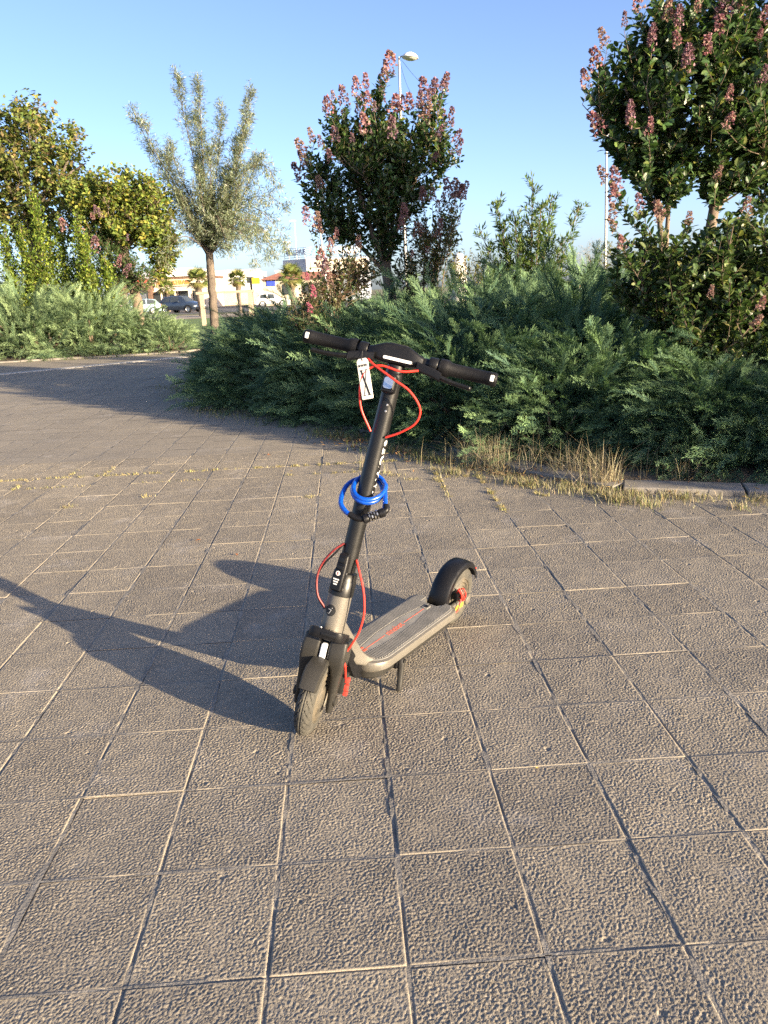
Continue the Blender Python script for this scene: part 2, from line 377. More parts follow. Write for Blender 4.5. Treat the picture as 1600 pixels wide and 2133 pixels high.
kerb('bed_kerb', LBED, 'low concrete kerb in front of the sunlit juniper by the lawn', w=.2)
# ------------------------------------------------------------ vegetation
leafmat('juniper_leaf', .6, .18, .25)
leafmat('broad_leaf', .38, .28, .5)
leafmat('soft_leaf', .55, .35, .3)
leafmat('petal', .7, .3, .2, (1.1, .9, .9))
leafmat('straw', .7, .25, .2, (1.1, 1.0, .7))
mat('bark_smooth', (0.20, 0.15, 0.105), .8, scale=5, col2=(0.13, 0.095, 0.07), bump=.004, bscale=25, stretch=(1, 1, .35))
mat('bark_rough', (0.115, 0.092, 0.072), .95, var=.35, scale=9, bump=.02, bscale=22, stretch=(1, 1, .3))
mat('twig_wood', (0.13, 0.095, 0.065), .9, var=.25, scale=12)
def unit(a): return a / (np.linalg.norm(a, axis=-1, keepdims=True) + 1e-9)
LEAF4 = (np.array([[0, 0, 0], [.42, -.5, .10], [.42, .5, .10], [.45, 0, 0], [1, 0, -.10]]), np.array([[0, 1, 3], [0, 3, 2], [3, 1, 4], [3, 4, 2]]))
LEAF2 = (np.array([[0, 0, 0], [.5, -.5, .03], [.5, .5, .03], [1, 0, -.06]]), np.array([[0, 1, 2], [1, 3, 2]]))
LEAF10 = (np.array([[0, 0, 0], [.18, -.34, .07], [.18, 0, 0], [.18, .34, .07], [.5, -.5, .10], [.5, 0, -.01], [.5, .5, .10], [.82, -.3, .03], [.82, 0, -.06], [.82, .3, .03], [1, 0, -.13]]),
          np.array([[0, 1, 2], [0, 2, 3], [1, 4, 5], [1, 5, 2], [2, 5, 6], [2, 6, 3], [4, 7, 8], [4, 8, 5], [5, 8, 9], [5, 9, 6], [7, 10, 8], [8, 10, 9]]))
def place(T, pos, X, N, sx, sy, sz=None):
    """instances of template T with long axis X and approximate normal N, baked into arrays"""
    TV, TF = T; X = unit(X); Y = unit(np.cross(N, X)); Z = np.cross(X, Y); sz = sy if sz is None else sz
    V = pos[:, None, :] + TV[None, :, 0, None] * (X * np.reshape(sx, (-1, 1)))[:, None, :] + TV[None, :, 1, None] * (Y * np.reshape(sy, (-1, 1)))[:, None, :] + TV[None, :, 2, None] * (Z * np.reshape(sz, (-1, 1)))[:, None, :]
    F = TF[None] + (np.arange(len(pos)) * len(TV))[:, None, None]
    return V.reshape(-1, 3), F.reshape(-1, TF.shape[1])
def tints(r_, n, k, cols, weights=None, jit=.18):
    cols = np.array(cols); c = cols[r_.choice(len(cols), n, p=weights)] * (1 + r_.normal(size=(n, 1)) * jit) * (1 + r_.normal(size=(n, 3)) * .05)
    return np.repeat(np.clip(c, .004, .9), k, axis=0)
def in_ell(r_, E, n):
    E = np.array(E, float); vol = E[:, 3] * E[:, 4] * E[:, 5]; i = r_.choice(len(E), n, p=vol / vol.sum())
    d = unit(r_.normal(size=(n, 3))) * (r_.random((n, 1)) ** (1 / 2.4))
    return E[i, :3] + d * E[i, 3:6]
def bez(a, b, c, t): return (1 - t) ** 2 * a + 2 * t * (1 - t) * b + t * t * c
class Plant:
    def __init__(s, name, base, label, cat, seed, group=None):
        s.r = np.random.default_rng(seed); s.base = np.array(base, float); s.root = empty(name, base, label=label, cat=cat, group=group)
        s.wood = MB(); s.nodes = []; s.sh = []; s.V = []; s.F = []; s.T = []; s.nv = 0
    def limb(s, P, r0, r1, seg=8, n=7):
        Q = spline([np.array(p, float) - s.base for p in P], n); m = len(Q)
        Q = [q + s.r.normal(size=3) * r0 * .07 * (0 < i < m - 1) for i, q in enumerate(Q)]
        s.wood.tube(Q, [r0 + (r1 - r0) * i / (m - 1) for i in range(m)], seg)
        for i, q in enumerate(Q): 
            if i > m * .3: s.nodes.append((q, r0 + (r1 - r0) * i / (m - 1)))
    def _attach(s, tip, up=.25):
        N = np.array([q for q, _ in s.nodes]); d = np.linalg.norm(N - tip, axis=1) + 1.6 * np.maximum(0, N[:, 2] - tip[2] + up)
        k = int(np.argmin(d + s.r.random(len(d)) * .15)); return N[k], s.nodes[k][1]
    def branches(s, E, n, rmin=.006, seg=5, lift=.25):
        tips = in_ell(s.r, E, n) - s.base
        tips = tips[np.argsort(tips[:, 2])]
        for t in tips:
            a, r0 = s._attach(t); ln = np.linalg.norm(t - a); mid = (a + t) / 2 + np.array([0, 0, -lift * ln * .4]) + s.r.normal(size=3) * ln * .08
            P = [bez(a, mid, t, u) for u in np.linspace(0, 1, 6)]; r1 = max(rmin, min(r0 * .6, .012 * ln + rmin))
            s.wood.tube(P, np.linspace(r1, rmin * .6, 6), seg)
            for p in P[2:]: s.nodes.append((p, rmin))
    def shoots(s, E, n, r=.003, upk=.2, maxlen=None):
        tips = in_ell(s.r, E, n) - s.base
        for t in tips:
            a, _ = s._attach(t); ln = np.linalg.norm(t - a)
            if maxlen and ln > maxlen: a = t + (a - t) * maxlen / ln; ln = maxlen
            mid = (a + t) / 2 + np.array([0, 0, -upk * ln]) + s.r.normal(size=3) * ln * .06
            s.sh.append((a, mid, t)); s.wood.tube([bez(a, mid, t, u) for u in (0, .5, 1)], [r, r * .8, r * .4], 3, caps=False)
    def to_points(s, pts, r=.004, maxlen=.6):
        for q in pts:
            t = np.array(q, float) - s.base; a, _ = s._attach(t, .15); ln = np.linalg.norm(t - a); mid = (a + t) / 2 + np.array([0, 0, -.12 * ln])
            s.sh.append((a, mid, t)); s.wood.tube([bez(a, mid, t, u) for u in (0, .35, .7, 1)], [r, r * .9, r * .7, r * .5], 4, caps=False)
    def leaves(s, per_m, size, width, T=LEAF4, cols=((.05, .09, .03),), weights=None, t0=.25, fwd=.5, up=.25, jit=.18, nup=.8, minleaf=4, spread=0.0):
        r_ = s.r; P, X, N = [], [], []
        for a, m, t in s.sh:
            ln = np.linalg.norm(t - a); k = max(minleaf, int(per_m * ln * (1 - t0))); u = np.sort(t0 + (1 - t0) * r_.random(k) ** .85)[:, None]
            p = bez(a, m, t, u); tan = unit(2 * (1 - u) * (m - a) + 2 * u * (t - m)); rad = unit(np.cross(tan, r_.normal(size=(k, 3))))
            d = unit(tan * fwd + rad + np.array([0, 0, up])); P.append(p + d * size * .1 + r_.normal(size=(k, 3)) * spread); X.append(d); N.append(unit(np.array([0, 0, nup]) + tan * .3 + r_.normal(size=(k, 3)) * .45))
        P, X, N = map(np.concatenate, (P, X, N)); n = len(P); sz = size * (1 + r_.normal(size=n) * .2).clip(.5, 1.5)
        V, F = place(T, P, X, N, sz, sz * width); s.V.append(V); s.F.append(F + s.nv); s.nv += len(V); s.T.append(tints(r_, n, len(T[0]), cols, weights, jit))
    def finish(s, bark, leaf, crown='crown'):
        s.wood.build('trunk', bark, s.root, smooth=True, auto=60)
        if s.V: link(crown, npmesh(crown, np.vstack(s.V), np.vstack(s.F), leaf, tint=np.vstack(s.T)), s.root, kind='stuff')
        return s.root

# ---- juniper: feathery sprays of thin branchlets
def frond_template(seed, nb=30, sub=8):
    r_ = np.random.default_rng(seed); V = []; F = []; C = []
    def tri(a, b, c, ca, cb, cc):
        o = len(V); V.extend([a, b, c]); F.append((o, o + 1, o + 2)); C.extend([ca, cb, cc])
    def quad(a, b, wa, wb, side, ca, cb):
        o = len(V); V.extend([a - side * wa, a + side * wa, b + side * wb, b - side * wb]); F.append((o, o + 1, o + 2)); F.append((o, o + 2, o + 3)); C.extend([ca, ca, cb, cb])
    axis = lambda t: np.array([t, .05 * math.sin(3 * t + seed), .16 * t - .26 * t * t])
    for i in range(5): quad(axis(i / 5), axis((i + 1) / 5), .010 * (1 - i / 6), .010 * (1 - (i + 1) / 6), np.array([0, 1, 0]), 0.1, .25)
    for k in range(nb):
        t = .10 + .88 * k / nb + r_.normal() * .01; p = axis(t); sgn = 1 if k % 2 else -1
        ln = (.235 * (1 - t) ** .7 + .06) * (1 + r_.normal() * .15); an = R(29 + r_.normal() * 7); el = r_.normal() * .38
        d = np.array([math.cos(an), sgn * math.sin(an) * math.cos(el), abs(math.sin(el)) * .5 + math.sin(el) * .5]); d /= np.linalg.norm(d)
        q = p + d * ln; sd = np.cross(d, [0, 0, 1]); sd /= np.linalg.norm(sd) + 1e-9
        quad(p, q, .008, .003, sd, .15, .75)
        m = max(3, int(sub * ln / .3) + 2)
        for j in range(m):
            u = .12 + .88 * j / m; a = p + d * ln * u; s2 = 1 if j % 2 else -1; l2 = (.075 * (1 - u * .5)) * (1 + r_.normal() * .2)
            an2 = R(36 + r_.normal() * 12); e2 = r_.normal() * .5; d2 = d * math.cos(an2) + s2 * sd * math.sin(an2) * math.cos(e2) + np.array([0, 0, math.sin(e2) * .6]); d2 /= np.linalg.norm(d2)
            sd2 = np.cross(d2, [0, .3, 1]); sd2 /= np.linalg.norm(sd2) + 1e-9; w = .0085
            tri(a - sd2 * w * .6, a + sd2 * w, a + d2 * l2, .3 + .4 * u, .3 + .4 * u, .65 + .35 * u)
    return np.array(V), np.array(F), np.array(C)
FRONDS = [frond_template(s) for s in range(4)]
def juniper_mesh(seed, rx, ry, h, n, size, tipk=1.0, sweep=(0, 0), JD=np.array([.048, .105, .078]), JT=np.array([.185, .285, .13])):
    r_ = np.random.default_rng(seed); Vs, Fs, Ts = [], [], []; nv = 0
    for layer, (fac, cnt, sc) in enumerate([(.62, int(n * .35), 1.15), (.80, n, 1.0), (.90, int(n * .35), .8)]):
        az = r_.random(cnt) * 2 * math.pi; u = r_.random(cnt) ** .8 * 1.02 - .10; el = np.arcsin(np.clip(u, -.12, .995))
        lump = 1 + .16 * np.sin(az * 3 + seed) * np.cos(el * 2) + .12 * np.sin(az * 7 + el * 6 + seed * 2) + r_.normal(size=cnt) * .05
        nrm = np.stack([np.cos(az) * np.cos(el), np.sin(az) * np.cos(el), np.sin(el)], -1)
        P = nrm * np.array([rx, ry, h]) * (fac * lump)[:, None]; P[:, 2] = np.maximum(P[:, 2], .04)
        hor = np.stack([np.cos(az), np.sin(az), 0 * az], -1)
        X = unit(hor * (.55 + .5 * np.cos(el))[:, None] + np.array([sweep[0], sweep[1], 0]) + np.array([0, 0, 1]) * (.06 + .52 * np.maximum(u, 0))[:, None] + r_.normal(size=(cnt, 3)) * .28)
        N = unit(nrm + np.array([0, 0, .5]) + r_.normal(size=(cnt, 3)) * .3)
        L_ = size * sc * (1 + r_.normal(size=cnt) * .22).clip(.45, 1.7); which = r_.integers(0, len(FRONDS), cnt)
        for w, (TV, TF, TC) in enumerate(FRONDS):
            m = which == w
            if not m.any(): continue
            V, F = place((TV, TF), P[m], X[m], N[m], L_[m], L_[m] * .95, L_[m])
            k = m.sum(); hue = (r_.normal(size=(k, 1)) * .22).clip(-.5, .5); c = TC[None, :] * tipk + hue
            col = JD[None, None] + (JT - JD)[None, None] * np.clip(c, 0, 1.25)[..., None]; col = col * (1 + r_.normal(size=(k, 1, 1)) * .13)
            Vs.append(V); Fs.append(F + nv); nv += len(V); Ts.append(np.clip(col, .006, .6).reshape(-1, 3))
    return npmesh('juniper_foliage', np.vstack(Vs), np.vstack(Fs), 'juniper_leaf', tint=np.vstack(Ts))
def stem_mesh(seed):
    r_ = np.random.default_rng(seed); m = MB()
    for k in range(9):
        a = r_.random() * 6.283; e = .3 + r_.random() * .45
        m.tube([(0, 0, 0), (.3 * math.cos(a), .3 * math.sin(a), .25 * e), (.62 * math.cos(a), .62 * math.sin(a), .62 * e + .08)], [.035, .022, .01], 5)
    return m.mesh('juniper_stem', 'twig_wood', True)
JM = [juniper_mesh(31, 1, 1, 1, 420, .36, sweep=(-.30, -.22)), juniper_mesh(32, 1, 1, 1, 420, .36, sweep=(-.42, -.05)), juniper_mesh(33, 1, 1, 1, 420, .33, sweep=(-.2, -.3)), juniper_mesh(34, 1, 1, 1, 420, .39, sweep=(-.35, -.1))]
JC = dict(JD=np.array([.10, .165, .095]), JT=np.array([.29, .385, .19]))  # paler cultivar, with sunlight also put into these lighter colours
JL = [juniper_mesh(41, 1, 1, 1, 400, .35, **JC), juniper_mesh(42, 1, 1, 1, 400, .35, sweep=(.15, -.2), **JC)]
JS = [stem_mesh(s) for s in (1, 2)]
def juniper(x, y, rx, ry, h, rot, label, group, meshes=JM, k=0):
    root = empty('juniper_shrub', (x, y, .02), (0, 0, rot), label=label, cat='shrub', group=group)
    link('foliage', meshes[k % len(meshes)], root, scale=(rx, ry, h), kind='stuff'); link('stem', JS[k % 2], root, scale=(rx, ry, h))
    return root
G1 = 'junipers filling the kerbed bed'
BL = 'spreading blue green juniper massed in the kerbed bed behind the scooter'
JUN = [(-1.75, 13.6, 1.1, 1.2, 1.15), (-1.0, 12.4, 1.15, 1.2, 1.40), (-1.25, 10.7, 1.15, 1.1, 1.22), (-.1, 11.4, 1.2, 1.2, 1.40), (-.1, 9.3, 1.15, 1.1, 1.25), (.95, 10.0, 1.25, 1.2, 1.52), (1.0, 8.0, 1.2, 1.15, 1.28),
       (2.1, 9.6, 1.3, 1.2, 1.60), (2.0, 7.1, 1.1, 1.0, 1.08), (1.75, 8.4, 1.1, 1.0, 1.35), (3.3, 9.2, 1.3, 1.2, 1.55), (3.0, 6.35, 1.15, .95, .92), (4.3, 6.6, 1.3, 1.1, 1.05), (4.6, 8.6, 1.4, 1.3, 1.5), (5.7, 6.2, 1.2, 1.2, 1.1), (1.3, 11.8, 1.4, 1.3, 1.5), (3.0, 11.6, 1.5, 1.4, 1.55), (2.4, 6.05, .75, .6, .75), (1.5, 6.6, .75, .7, .9), (.75, 7.6, .75, .7, .85), (.15, 8.3, .8, .7, .9), (-.65, 9.3, .8, .75, .95), (-1.5, 10.5, .85, .8, 1.0), (-1.9, 12.0, .8, .8, .95), (-1.8, 14.9, 1.0, .9, 1.0), (3.4, 5.85, .8, .6, .75), (4.6, 5.7, .9, .7, .9), (-2.55, 13.7, .62, .7, .72)]
def jun_label(x, y, h):
    if y < 6.5: return 'low juniper beside the kerb and the tall dry grass' if x < 3.2 else 'juniper at the kerb below the leafy crape myrtle shrub'
    if x > 2.6: return 'tall juniper around the trunks of the large crape myrtle' if y < 10 else 'juniper behind the others at the foot of the upright narrow leaved shrub'
    if x < -1.2: return 'juniper rounding the end of the bed next to the path' if y > 11 else 'dark juniper leaning over the shaded paving near the path'
    if h < 1.0: return 'low front juniper spreading over the shaded edge of the paving'
    if y > 10.5: return 'tall juniper around the trunk of the flowering tree before the domed lamp'
    return 'spreading blue green juniper in the middle of the bed behind the handlebar'
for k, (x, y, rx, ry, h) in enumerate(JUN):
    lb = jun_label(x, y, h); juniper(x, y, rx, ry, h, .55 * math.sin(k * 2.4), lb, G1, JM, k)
G2 = 'sunlit junipers beside the lawn'
for k, (x, y, rx, ry, h) in enumerate([(-11.6, 21.6, 2.1, 1.7, 1.95), (-9.3, 21.9, 2.0, 1.6, 1.98), (-7.8, 22.0, 1.65, 1.35, 1.74), (-6.45, 21.9, 1.05, 1.0, 1.2), (-5.6, 21.6, .75, .8, .80), (-13.8, 21.3, 2.0, 1.7, 1.9)]):
    juniper(x, y, rx, ry, h, k * 1.9 + .4, 'broad sunlit grey green juniper mound across the plaza below the yellowing trees', G2, JL, k)

# ---- flower panicles of the crape myrtles
def panicle_mesh(k):
    r_ = np.random.default_rng(500 + k); n = 150; t = r_.random(n) ** .8; rad = .30 * (1 - t) ** .7 + .05
    a = r_.random(n) * 6.283; rr = rad * np.sqrt(r_.random(n)); P = np.stack([rr * np.cos(a), rr * np.sin(a), t], -1)
    # gather the florets into knots
    K = P[r_.choice(n, 16)]; P = P * .62 + K[np.argmin(((P[:, None] - K[None]) ** 2).sum(-1), axis=1)] * .38
    X = unit(np.stack([np.cos(a), np.sin(a), .4 + 0 * a], -1) + r_.normal(size=(n, 3)) * .6); N = unit(r_.normal(size=(n, 3)))
    V, F = place(LEAF4, P, X, N, .10 * (1 + r_.random(n) * .5), .11 * (1 + r_.random(n) * .4))
    base = [((.33, .15, .17), (.28, .15, .17), (.26, .19, .15)), ((.38, .18, .19), (.32, .19, .19), (.30, .22, .17)), ((.26, .14, .18), (.22, .14, .17), (.22, .17, .15)), ((.30, .21, .17), (.26, .19, .15), (.31, .18, .17)), ((.46, .10, .18), (.40, .13, .19), (.34, .18, .19)), ((.23, .12, .16), (.28, .17, .17), (.19, .13, .14))][k % 6]
    return npmesh('panicle', V, F, 'petal', tint=tints(r_, n, 5, base, jit=.22))
PAN = [panicle_mesh(k) for k in range(9)]
def panicles(pl, pts, size, kinds=(0, 1, 2, 3, 5), out=None):
    c = np.mean(np.array(pts), axis=0) if out is None else np.array(out)
    for p in pts:
        p = np.array(p, float); d = unit(p - c); d = unit(d * .7 + np.array([0, 0, .9]) + pl.r.normal(size=3) * .18)
        q = Vector(d).to_track_quat('Z', 'Y').to_euler(); s = size * min(1.5, max(.55, 1 + float(pl.r.normal()) * .22)); w = s * float(.75 + pl.r.random() * .4)
        link('flower_panicle', PAN[int(pl.r.choice(kinds)) + (6 if False else 0)], pl.root, tuple(p - pl.base), q, (w, w, s))
def top_tips(pl, n, zmin, E, frac=1.0):
    """shoot tips on the upper outside of the crown"""
    T = np.array([t for _, _, t in pl.sh]) + pl.base; c = np.mean(np.array(E)[:, :3], axis=0)
    sc = (T[:, 2] - c[2]) * 1.2 + np.linalg.norm((T - c)[:, :2], axis=1) + pl.r.random(len(T)) * .35
    sc[T[:, 2] < zmin] = -9; idx = np.argsort(-sc); out = []
    for i in idx:
        if all(np.linalg.norm(T[i] - q) > .13 for q in out): out.append(T[i])
        if len(out) >= n: break
    return out
CM = ((.040, .078, .028), (.052, .098, .033), (.070, .122, .038), (.115, .155, .045), (.19, .19, .05)); CMW = (.32, .34, .2, .1, .04)

# crape myrtle behind the scooter
E = [(.12, 11, 2.80, .80, .72, .62), (.16, 11, 3.25, .72, .62, .42), (.16, 11, 3.78, .16, .2, .36), (.85, 11, 3.42, .26, .3, .40), (-.68, 11, 2.78, .28, .35, .44), (-.32, 11, 3.45, .3, .3, .34), (-.45, 11, 2.25, .38, .35, .28), (.98, 11, 3.0, .24, .3, .26), (.12, 10.95, 2.15, .40, .4, .30)]
t = Plant('crape_myrtle', (.30, 11, .02), 'crape myrtle tree with pale curved trunks and mauve flowers in front of the domed lamp', 'tree', 21)
t.limb([(.30, 11, 0), (.24, 11, 1.0), (.16, 11, 1.75)], .085, .07); t.limb([(.17, 11, 1.65), (-.02, 10.98, 2.2), (-.22, 10.95, 2.9), (-.35, 11, 3.4)], .045, .014)
t.limb([(.17, 11, 1.7), (.12, 11.1, 2.4), (.1, 11.1, 3.1), (.16, 11, 3.7)], .045, .012); t.limb([(.18, 11, 1.7), (.36, 10.93, 2.25), (.62, 11, 2.8), (.85, 11, 3.35)], .042, .012)
t.limb([(.17, 11, 1.6), (-.2, 11, 2.0), (-.55, 11, 2.35), (-.7, 11, 2.8)], .035, .01); t.limb([(.2, 11, 1.7), (.3, 11.3, 2.4), (.3, 11.4, 3.0)], .035, .01)
t.branches(E, 60, .005); t.shoots(E, 1150, maxlen=.5); PC = [(-0.77, 10.60, 3.01), (-0.67, 10.60, 3.17), (-0.44, 10.60, 3.46), (-0.40, 10.60, 3.16), (-0.26, 10.60, 3.56), (-0.11, 10.60, 3.66), (-0.01, 10.60, 3.74), (0.04, 10.60, 3.52), (0.23, 10.80, 3.86), (0.30, 10.80, 3.94), (0.33, 10.60, 3.46), (-0.01, 10.40, 3.20), (-0.19, 10.40, 3.12), (0.29, 10.40, 3.13), (0.45, 10.60, 3.51), (0.63, 10.60, 3.50), (0.75, 10.60, 3.57), (0.84, 10.70, 3.65), (0.96, 10.70, 3.73), (1.01, 10.60, 3.27), (0.86, 10.60, 3.16), (1.07, 10.70, 3.10), (1.09, 10.70, 2.96), (0.79, 10.50, 2.89), (0.68, 10.60, 3.36), (-0.78, 10.70, 2.90), (-0.58, 10.60, 3.11), (-0.47, 10.50, 2.94), (0.51, 10.60, 3.48), (0.09, 10.50, 3.47), (-.85, 10.8, 2.75), (-.6, 10.4, 2.6), (.2, 11.2, 3.7), (-.3, 11.2, 3.5), (.7, 11.2, 3.5), (.95, 11.1, 3.4), (-.1, 11.3, 3.6)]; t.to_points(PC)
t.leaves(56, .072, .58, LEAF4, CM, CMW, t0=.1, fwd=.5, up=.3)
panicles(t, PC, .21, (2, 5, 3, 2, 0, 5, 1), (.15, 11, 2.3)); panicles(t, top_tips(t, 8, 2.6, E), .17, (2, 5, 3), (.15, 11, 2.3)); t.finish('bark_smooth', 'broad_leaf')
# its low flowering side shrub
E = [(.78, 10.7, 2.05, .42, .4, .34), (1.0, 10.7, 2.35, .22, .25, .2), (.55, 10.7, 1.7, .4, .35, .3)]
t = Plant('crape_myrtle_shrub', (.6, 10.7, .02), 'loose crape myrtle shrub with salmon flowers at the foot of the domed lamp tree', 'shrub', 22)
for k, (x, z) in enumerate([(.7, 2.2), (.95, 2.3), (.45, 1.9), (.85, 1.9)]): t.limb([(.6, 10.7, 0), (.6 + (x - .6) * .4, 10.7, z * .55), (x, 10.7 + .1 * (k - 1.5), z)], .016, .005, 5)
t.branches(E, 24, .004); t.shoots(E, 300, maxlen=.45); PS = [(0.65, 10.45, 2.42), (0.98, 10.45, 2.44), (1.13, 10.45, 2.43), (0.77, 10.4, 2.39), (0.39, 10.4, 2.07), (0.63, 10.3, 2.03), (0.85, 10.35, 2.11), (0.57, 10.3, 1.97), (0.79, 10.3, 1.96), (0.43, 10.4, 2.21), (1.07, 10.45, 2.41), (.7, 10.4, 1.8), (.5, 10.35, 1.75)]; t.to_points(PS); t.leaves(42, .055, .5, LEAF4, ((.07, .10, .035), (.11, .13, .04), (.16, .13, .06)), None, t0=.1)
panicles(t, PS, .2, (1, 3, 1, 0, 3), (.6, 10.7, 1.4)); panicles(t, top_tips(t, 10, 1.6, E), .17, (1, 3), (.6, 10.7, 1.4)); t.finish('twig_wood', 'broad_leaf')
# small one growing through the junipers
E = [(-.62, 9.6, 1.45, .34, .3, .30), (-.80, 9.5, 1.15, .3, .25, .26), (-.35, 9.7, 1.72, .30, .25, .24), (-.1, 9.8, 1.6, .3, .25, .25)]
t = Plant('crape_myrtle_shrub', (-.6, 9.7, .02), 'small straggly crape myrtle with magenta flowers poking through the junipers', 'shrub', 23)
for k, (x, z) in enumerate([(-.85, 1.3), (-.6, 1.7), (-.3, 1.85), (-.75, 1.05), (-.5, 1.4)]): t.limb([(-.6, 9.7, 0), (-.6 + (x + .6) * .4, 9.65, z * .55), (x, 9.55 + .05 * k, z)], .012, .004, 5)
t.branches(E, 24, .004); t.shoots(E, 340, maxlen=.4); PM = [(-0.41, 9.35, 1.95), (-0.47, 9.3, 1.80), (-0.76, 9.25, 1.52), (-0.69, 9.2, 1.33), (-0.73, 9.1, 1.17), (-0.54, 9.25, 1.54), (-0.50, 9.25, 1.43), (-0.62, 9.3, 1.65), (-0.17, 9.35, 1.84), (-0.72, 9.4, 2.14), (-0.62, 9.4, 2.01)]; t.to_points(PM); t.leaves(42, .052, .5, LEAF4, ((.055, .085, .03), (.10, .11, .04), (.17, .11, .07)), None, t0=.1)
panicles(t, PM[:2] + PM[5:], .17, (3, 1, 3, 5), (-.6, 9.8, 1.0)); panicles(t, PM[2:5], .12, (4,), (-.6, 9.8, .9)); t.finish('twig_wood', 'broad_leaf')

# big crape myrtle on the right
E = [(3.05, 7.9, 2.92, .92, .8, .66), (3.35, 8, 3.5, .9, .8, .5), (2.38, 7.85, 3.02, .42, .45, .46), (4.0, 8, 2.9, .7, .8, .8), (2.62, 7.9, 3.5, .3, .4, .3), (2.55, 7.8, 2.55, .36, .4, .25), (2.8, 7.65, 2.32, .5, .4, .18), (3.35, 7.65, 2.28, .35, .35, .18)]
t = Plant('crape_myrtle', (3.15, 7.95, .02), 'large crape myrtle tree with dense glossy leaves and thick pale trunk behind the lower shrub', 'tree', 24)
t.limb([(3.15, 7.95, 0), (3.2, 7.9, 1.1), (3.26, 7.85, 2.15), (3.4, 7.9, 2.7), (3.4, 8, 3.4)], .075, .022); t.limb([(3.1, 7.95, .1), (2.85, 7.9, 1.2), (2.74, 7.85, 1.9), (2.6, 7.85, 2.5), (2.35, 7.85, 3.1)], .038, .012)
t.limb([(3.1, 7.95, .1), (2.9, 8, 1.3), (2.85, 7.95, 2.2), (2.8, 7.9, 3.2)], .035, .012); t.limb([(3.25, 7.85, 2.0), (3.6, 7.95, 2.5), (4.0, 8, 3.0)], .06, .015); t.limb([(2.74, 7.85, 1.9), (2.98, 7.8, 2.4), (3.1, 7.6, 2.9)], .03, .01)
t.branches(E, 90, .006); t.shoots(E, 1700, maxlen=.45); PR = [(2.03, 7.55, 3.14), (2.10, 7.55, 3.32), (2.24, 7.55, 3.46), (2.38, 7.55, 3.58), (2.46, 7.45, 3.27), (2.68, 7.45, 3.41), (2.82, 7.45, 3.51), (3.07, 7.45, 3.43), (3.21, 7.45, 3.52), (3.38, 7.45, 3.42), (2.88, 7.35, 3.16), (3.47, 7.35, 3.12), (1.95, 7.6, 3.01), (2.59, 7.5, 3.47), (2.67, 7.4, 3.26), (3.33, 7.4, 3.27), (2.97, 7.4, 3.32), (2.26, 7.3, 2.64), (2.40, 7.25, 2.56), (3.01, 7.15, 2.57), (3.02, 7.15, 2.78), (2.98, 7.2, 2.17), (2.07, 7.5, 2.63), (3.30, 7.2, 2.90), (2.69, 7.2, 3.04), (2.5, 7.7, 3.7), (2.9, 7.7, 3.8), (3.3, 7.7, 3.8)]; t.to_points(PR)
t.leaves(56, .070, .60, LEAF10, CM, CMW, t0=.08, fwd=.5, up=.25)
panicles(t, PR, .17, (0, 2, 3, 5, 1), (3.1, 8.2, 2.4)); panicles(t, top_tips(t, 22, 2.75, E), .16, (0, 2, 3, 5), (3.1, 7.9, 2.5))
t.finish('bark_smooth', 'broad_leaf')
E = [(2.72, 6.75, 1.42, .58, .45, .46), (3.2, 6.8, 1.42, .6, .5, .62), (2.28, 6.85, 1.45, .34, .35, .36), (2.9, 6.7, .9, .6, .4, .4), (3.9, 6.9, 1.3, .6, .5, .7)]
t = Plant('crape_myrtle_shrub', (2.85, 6.9, .02), 'leafy multi stemmed crape myrtle shrub rising out of the junipers beside the kerb', 'shrub', 25)
for k in range(11):
    a = k * .57; t.limb([(2.85, 6.9, 0), (2.85 + .25 * math.cos(a), 6.9 + .2 * math.sin(a), .7), (2.95 + .75 * math.cos(a), 6.85 + .4 * math.sin(a), 1.5 + .3 * math.sin(3 * a))], .016, .005, 5)
t.branches(E, 60, .004); t.shoots(E, 1350, maxlen=.4); PB = [(1.88, 6.60, 2.12), (1.95, 6.60, 1.94), (1.97, 6.60, 1.76), (2.02, 6.60, 1.62), (1.98, 6.60, 2.05), (2.14, 6.55, 1.90), (2.29, 6.5, 1.82), (1.93, 6.6, 1.84), (2.48, 6.45, 1.78), (2.90, 6.4, 1.83)]; t.to_points(PB); t.leaves(56, .060, .62, LEAF10, ((.045, .080, .028), (.065, .11, .036), (.10, .145, .048), (.16, .18, .06)), (.28, .36, .26, .1), t0=.08)
panicles(t, PB, .15, (3, 5, 1, 3), (2.8, 6.9, 1.2)); panicles(t, [(2.62, 6.28, 1.22), (3.0, 6.25, 1.12), (2.98, 6.3, .98)], .11, (4, 3, 1), (2.8, 6.9, 1.1)); SHR = t.finish('twig_wood', 'broad_leaf')
for k, (x, y, s_, a) in enumerate([(6.0, 3.75, .72, 1.0), (8.6, 2.0, 1.05, 3.9)]):  # unseen shrub copies, added right of the view to cast shade across the plaza
    copy_thing(SHR, (x, y, .02), (0, 0, a), (s_,) * 3, label='unseen crape myrtle shrub added beyond the right edge of view to shade the plaza', group='crape myrtles added out of view for their shade')

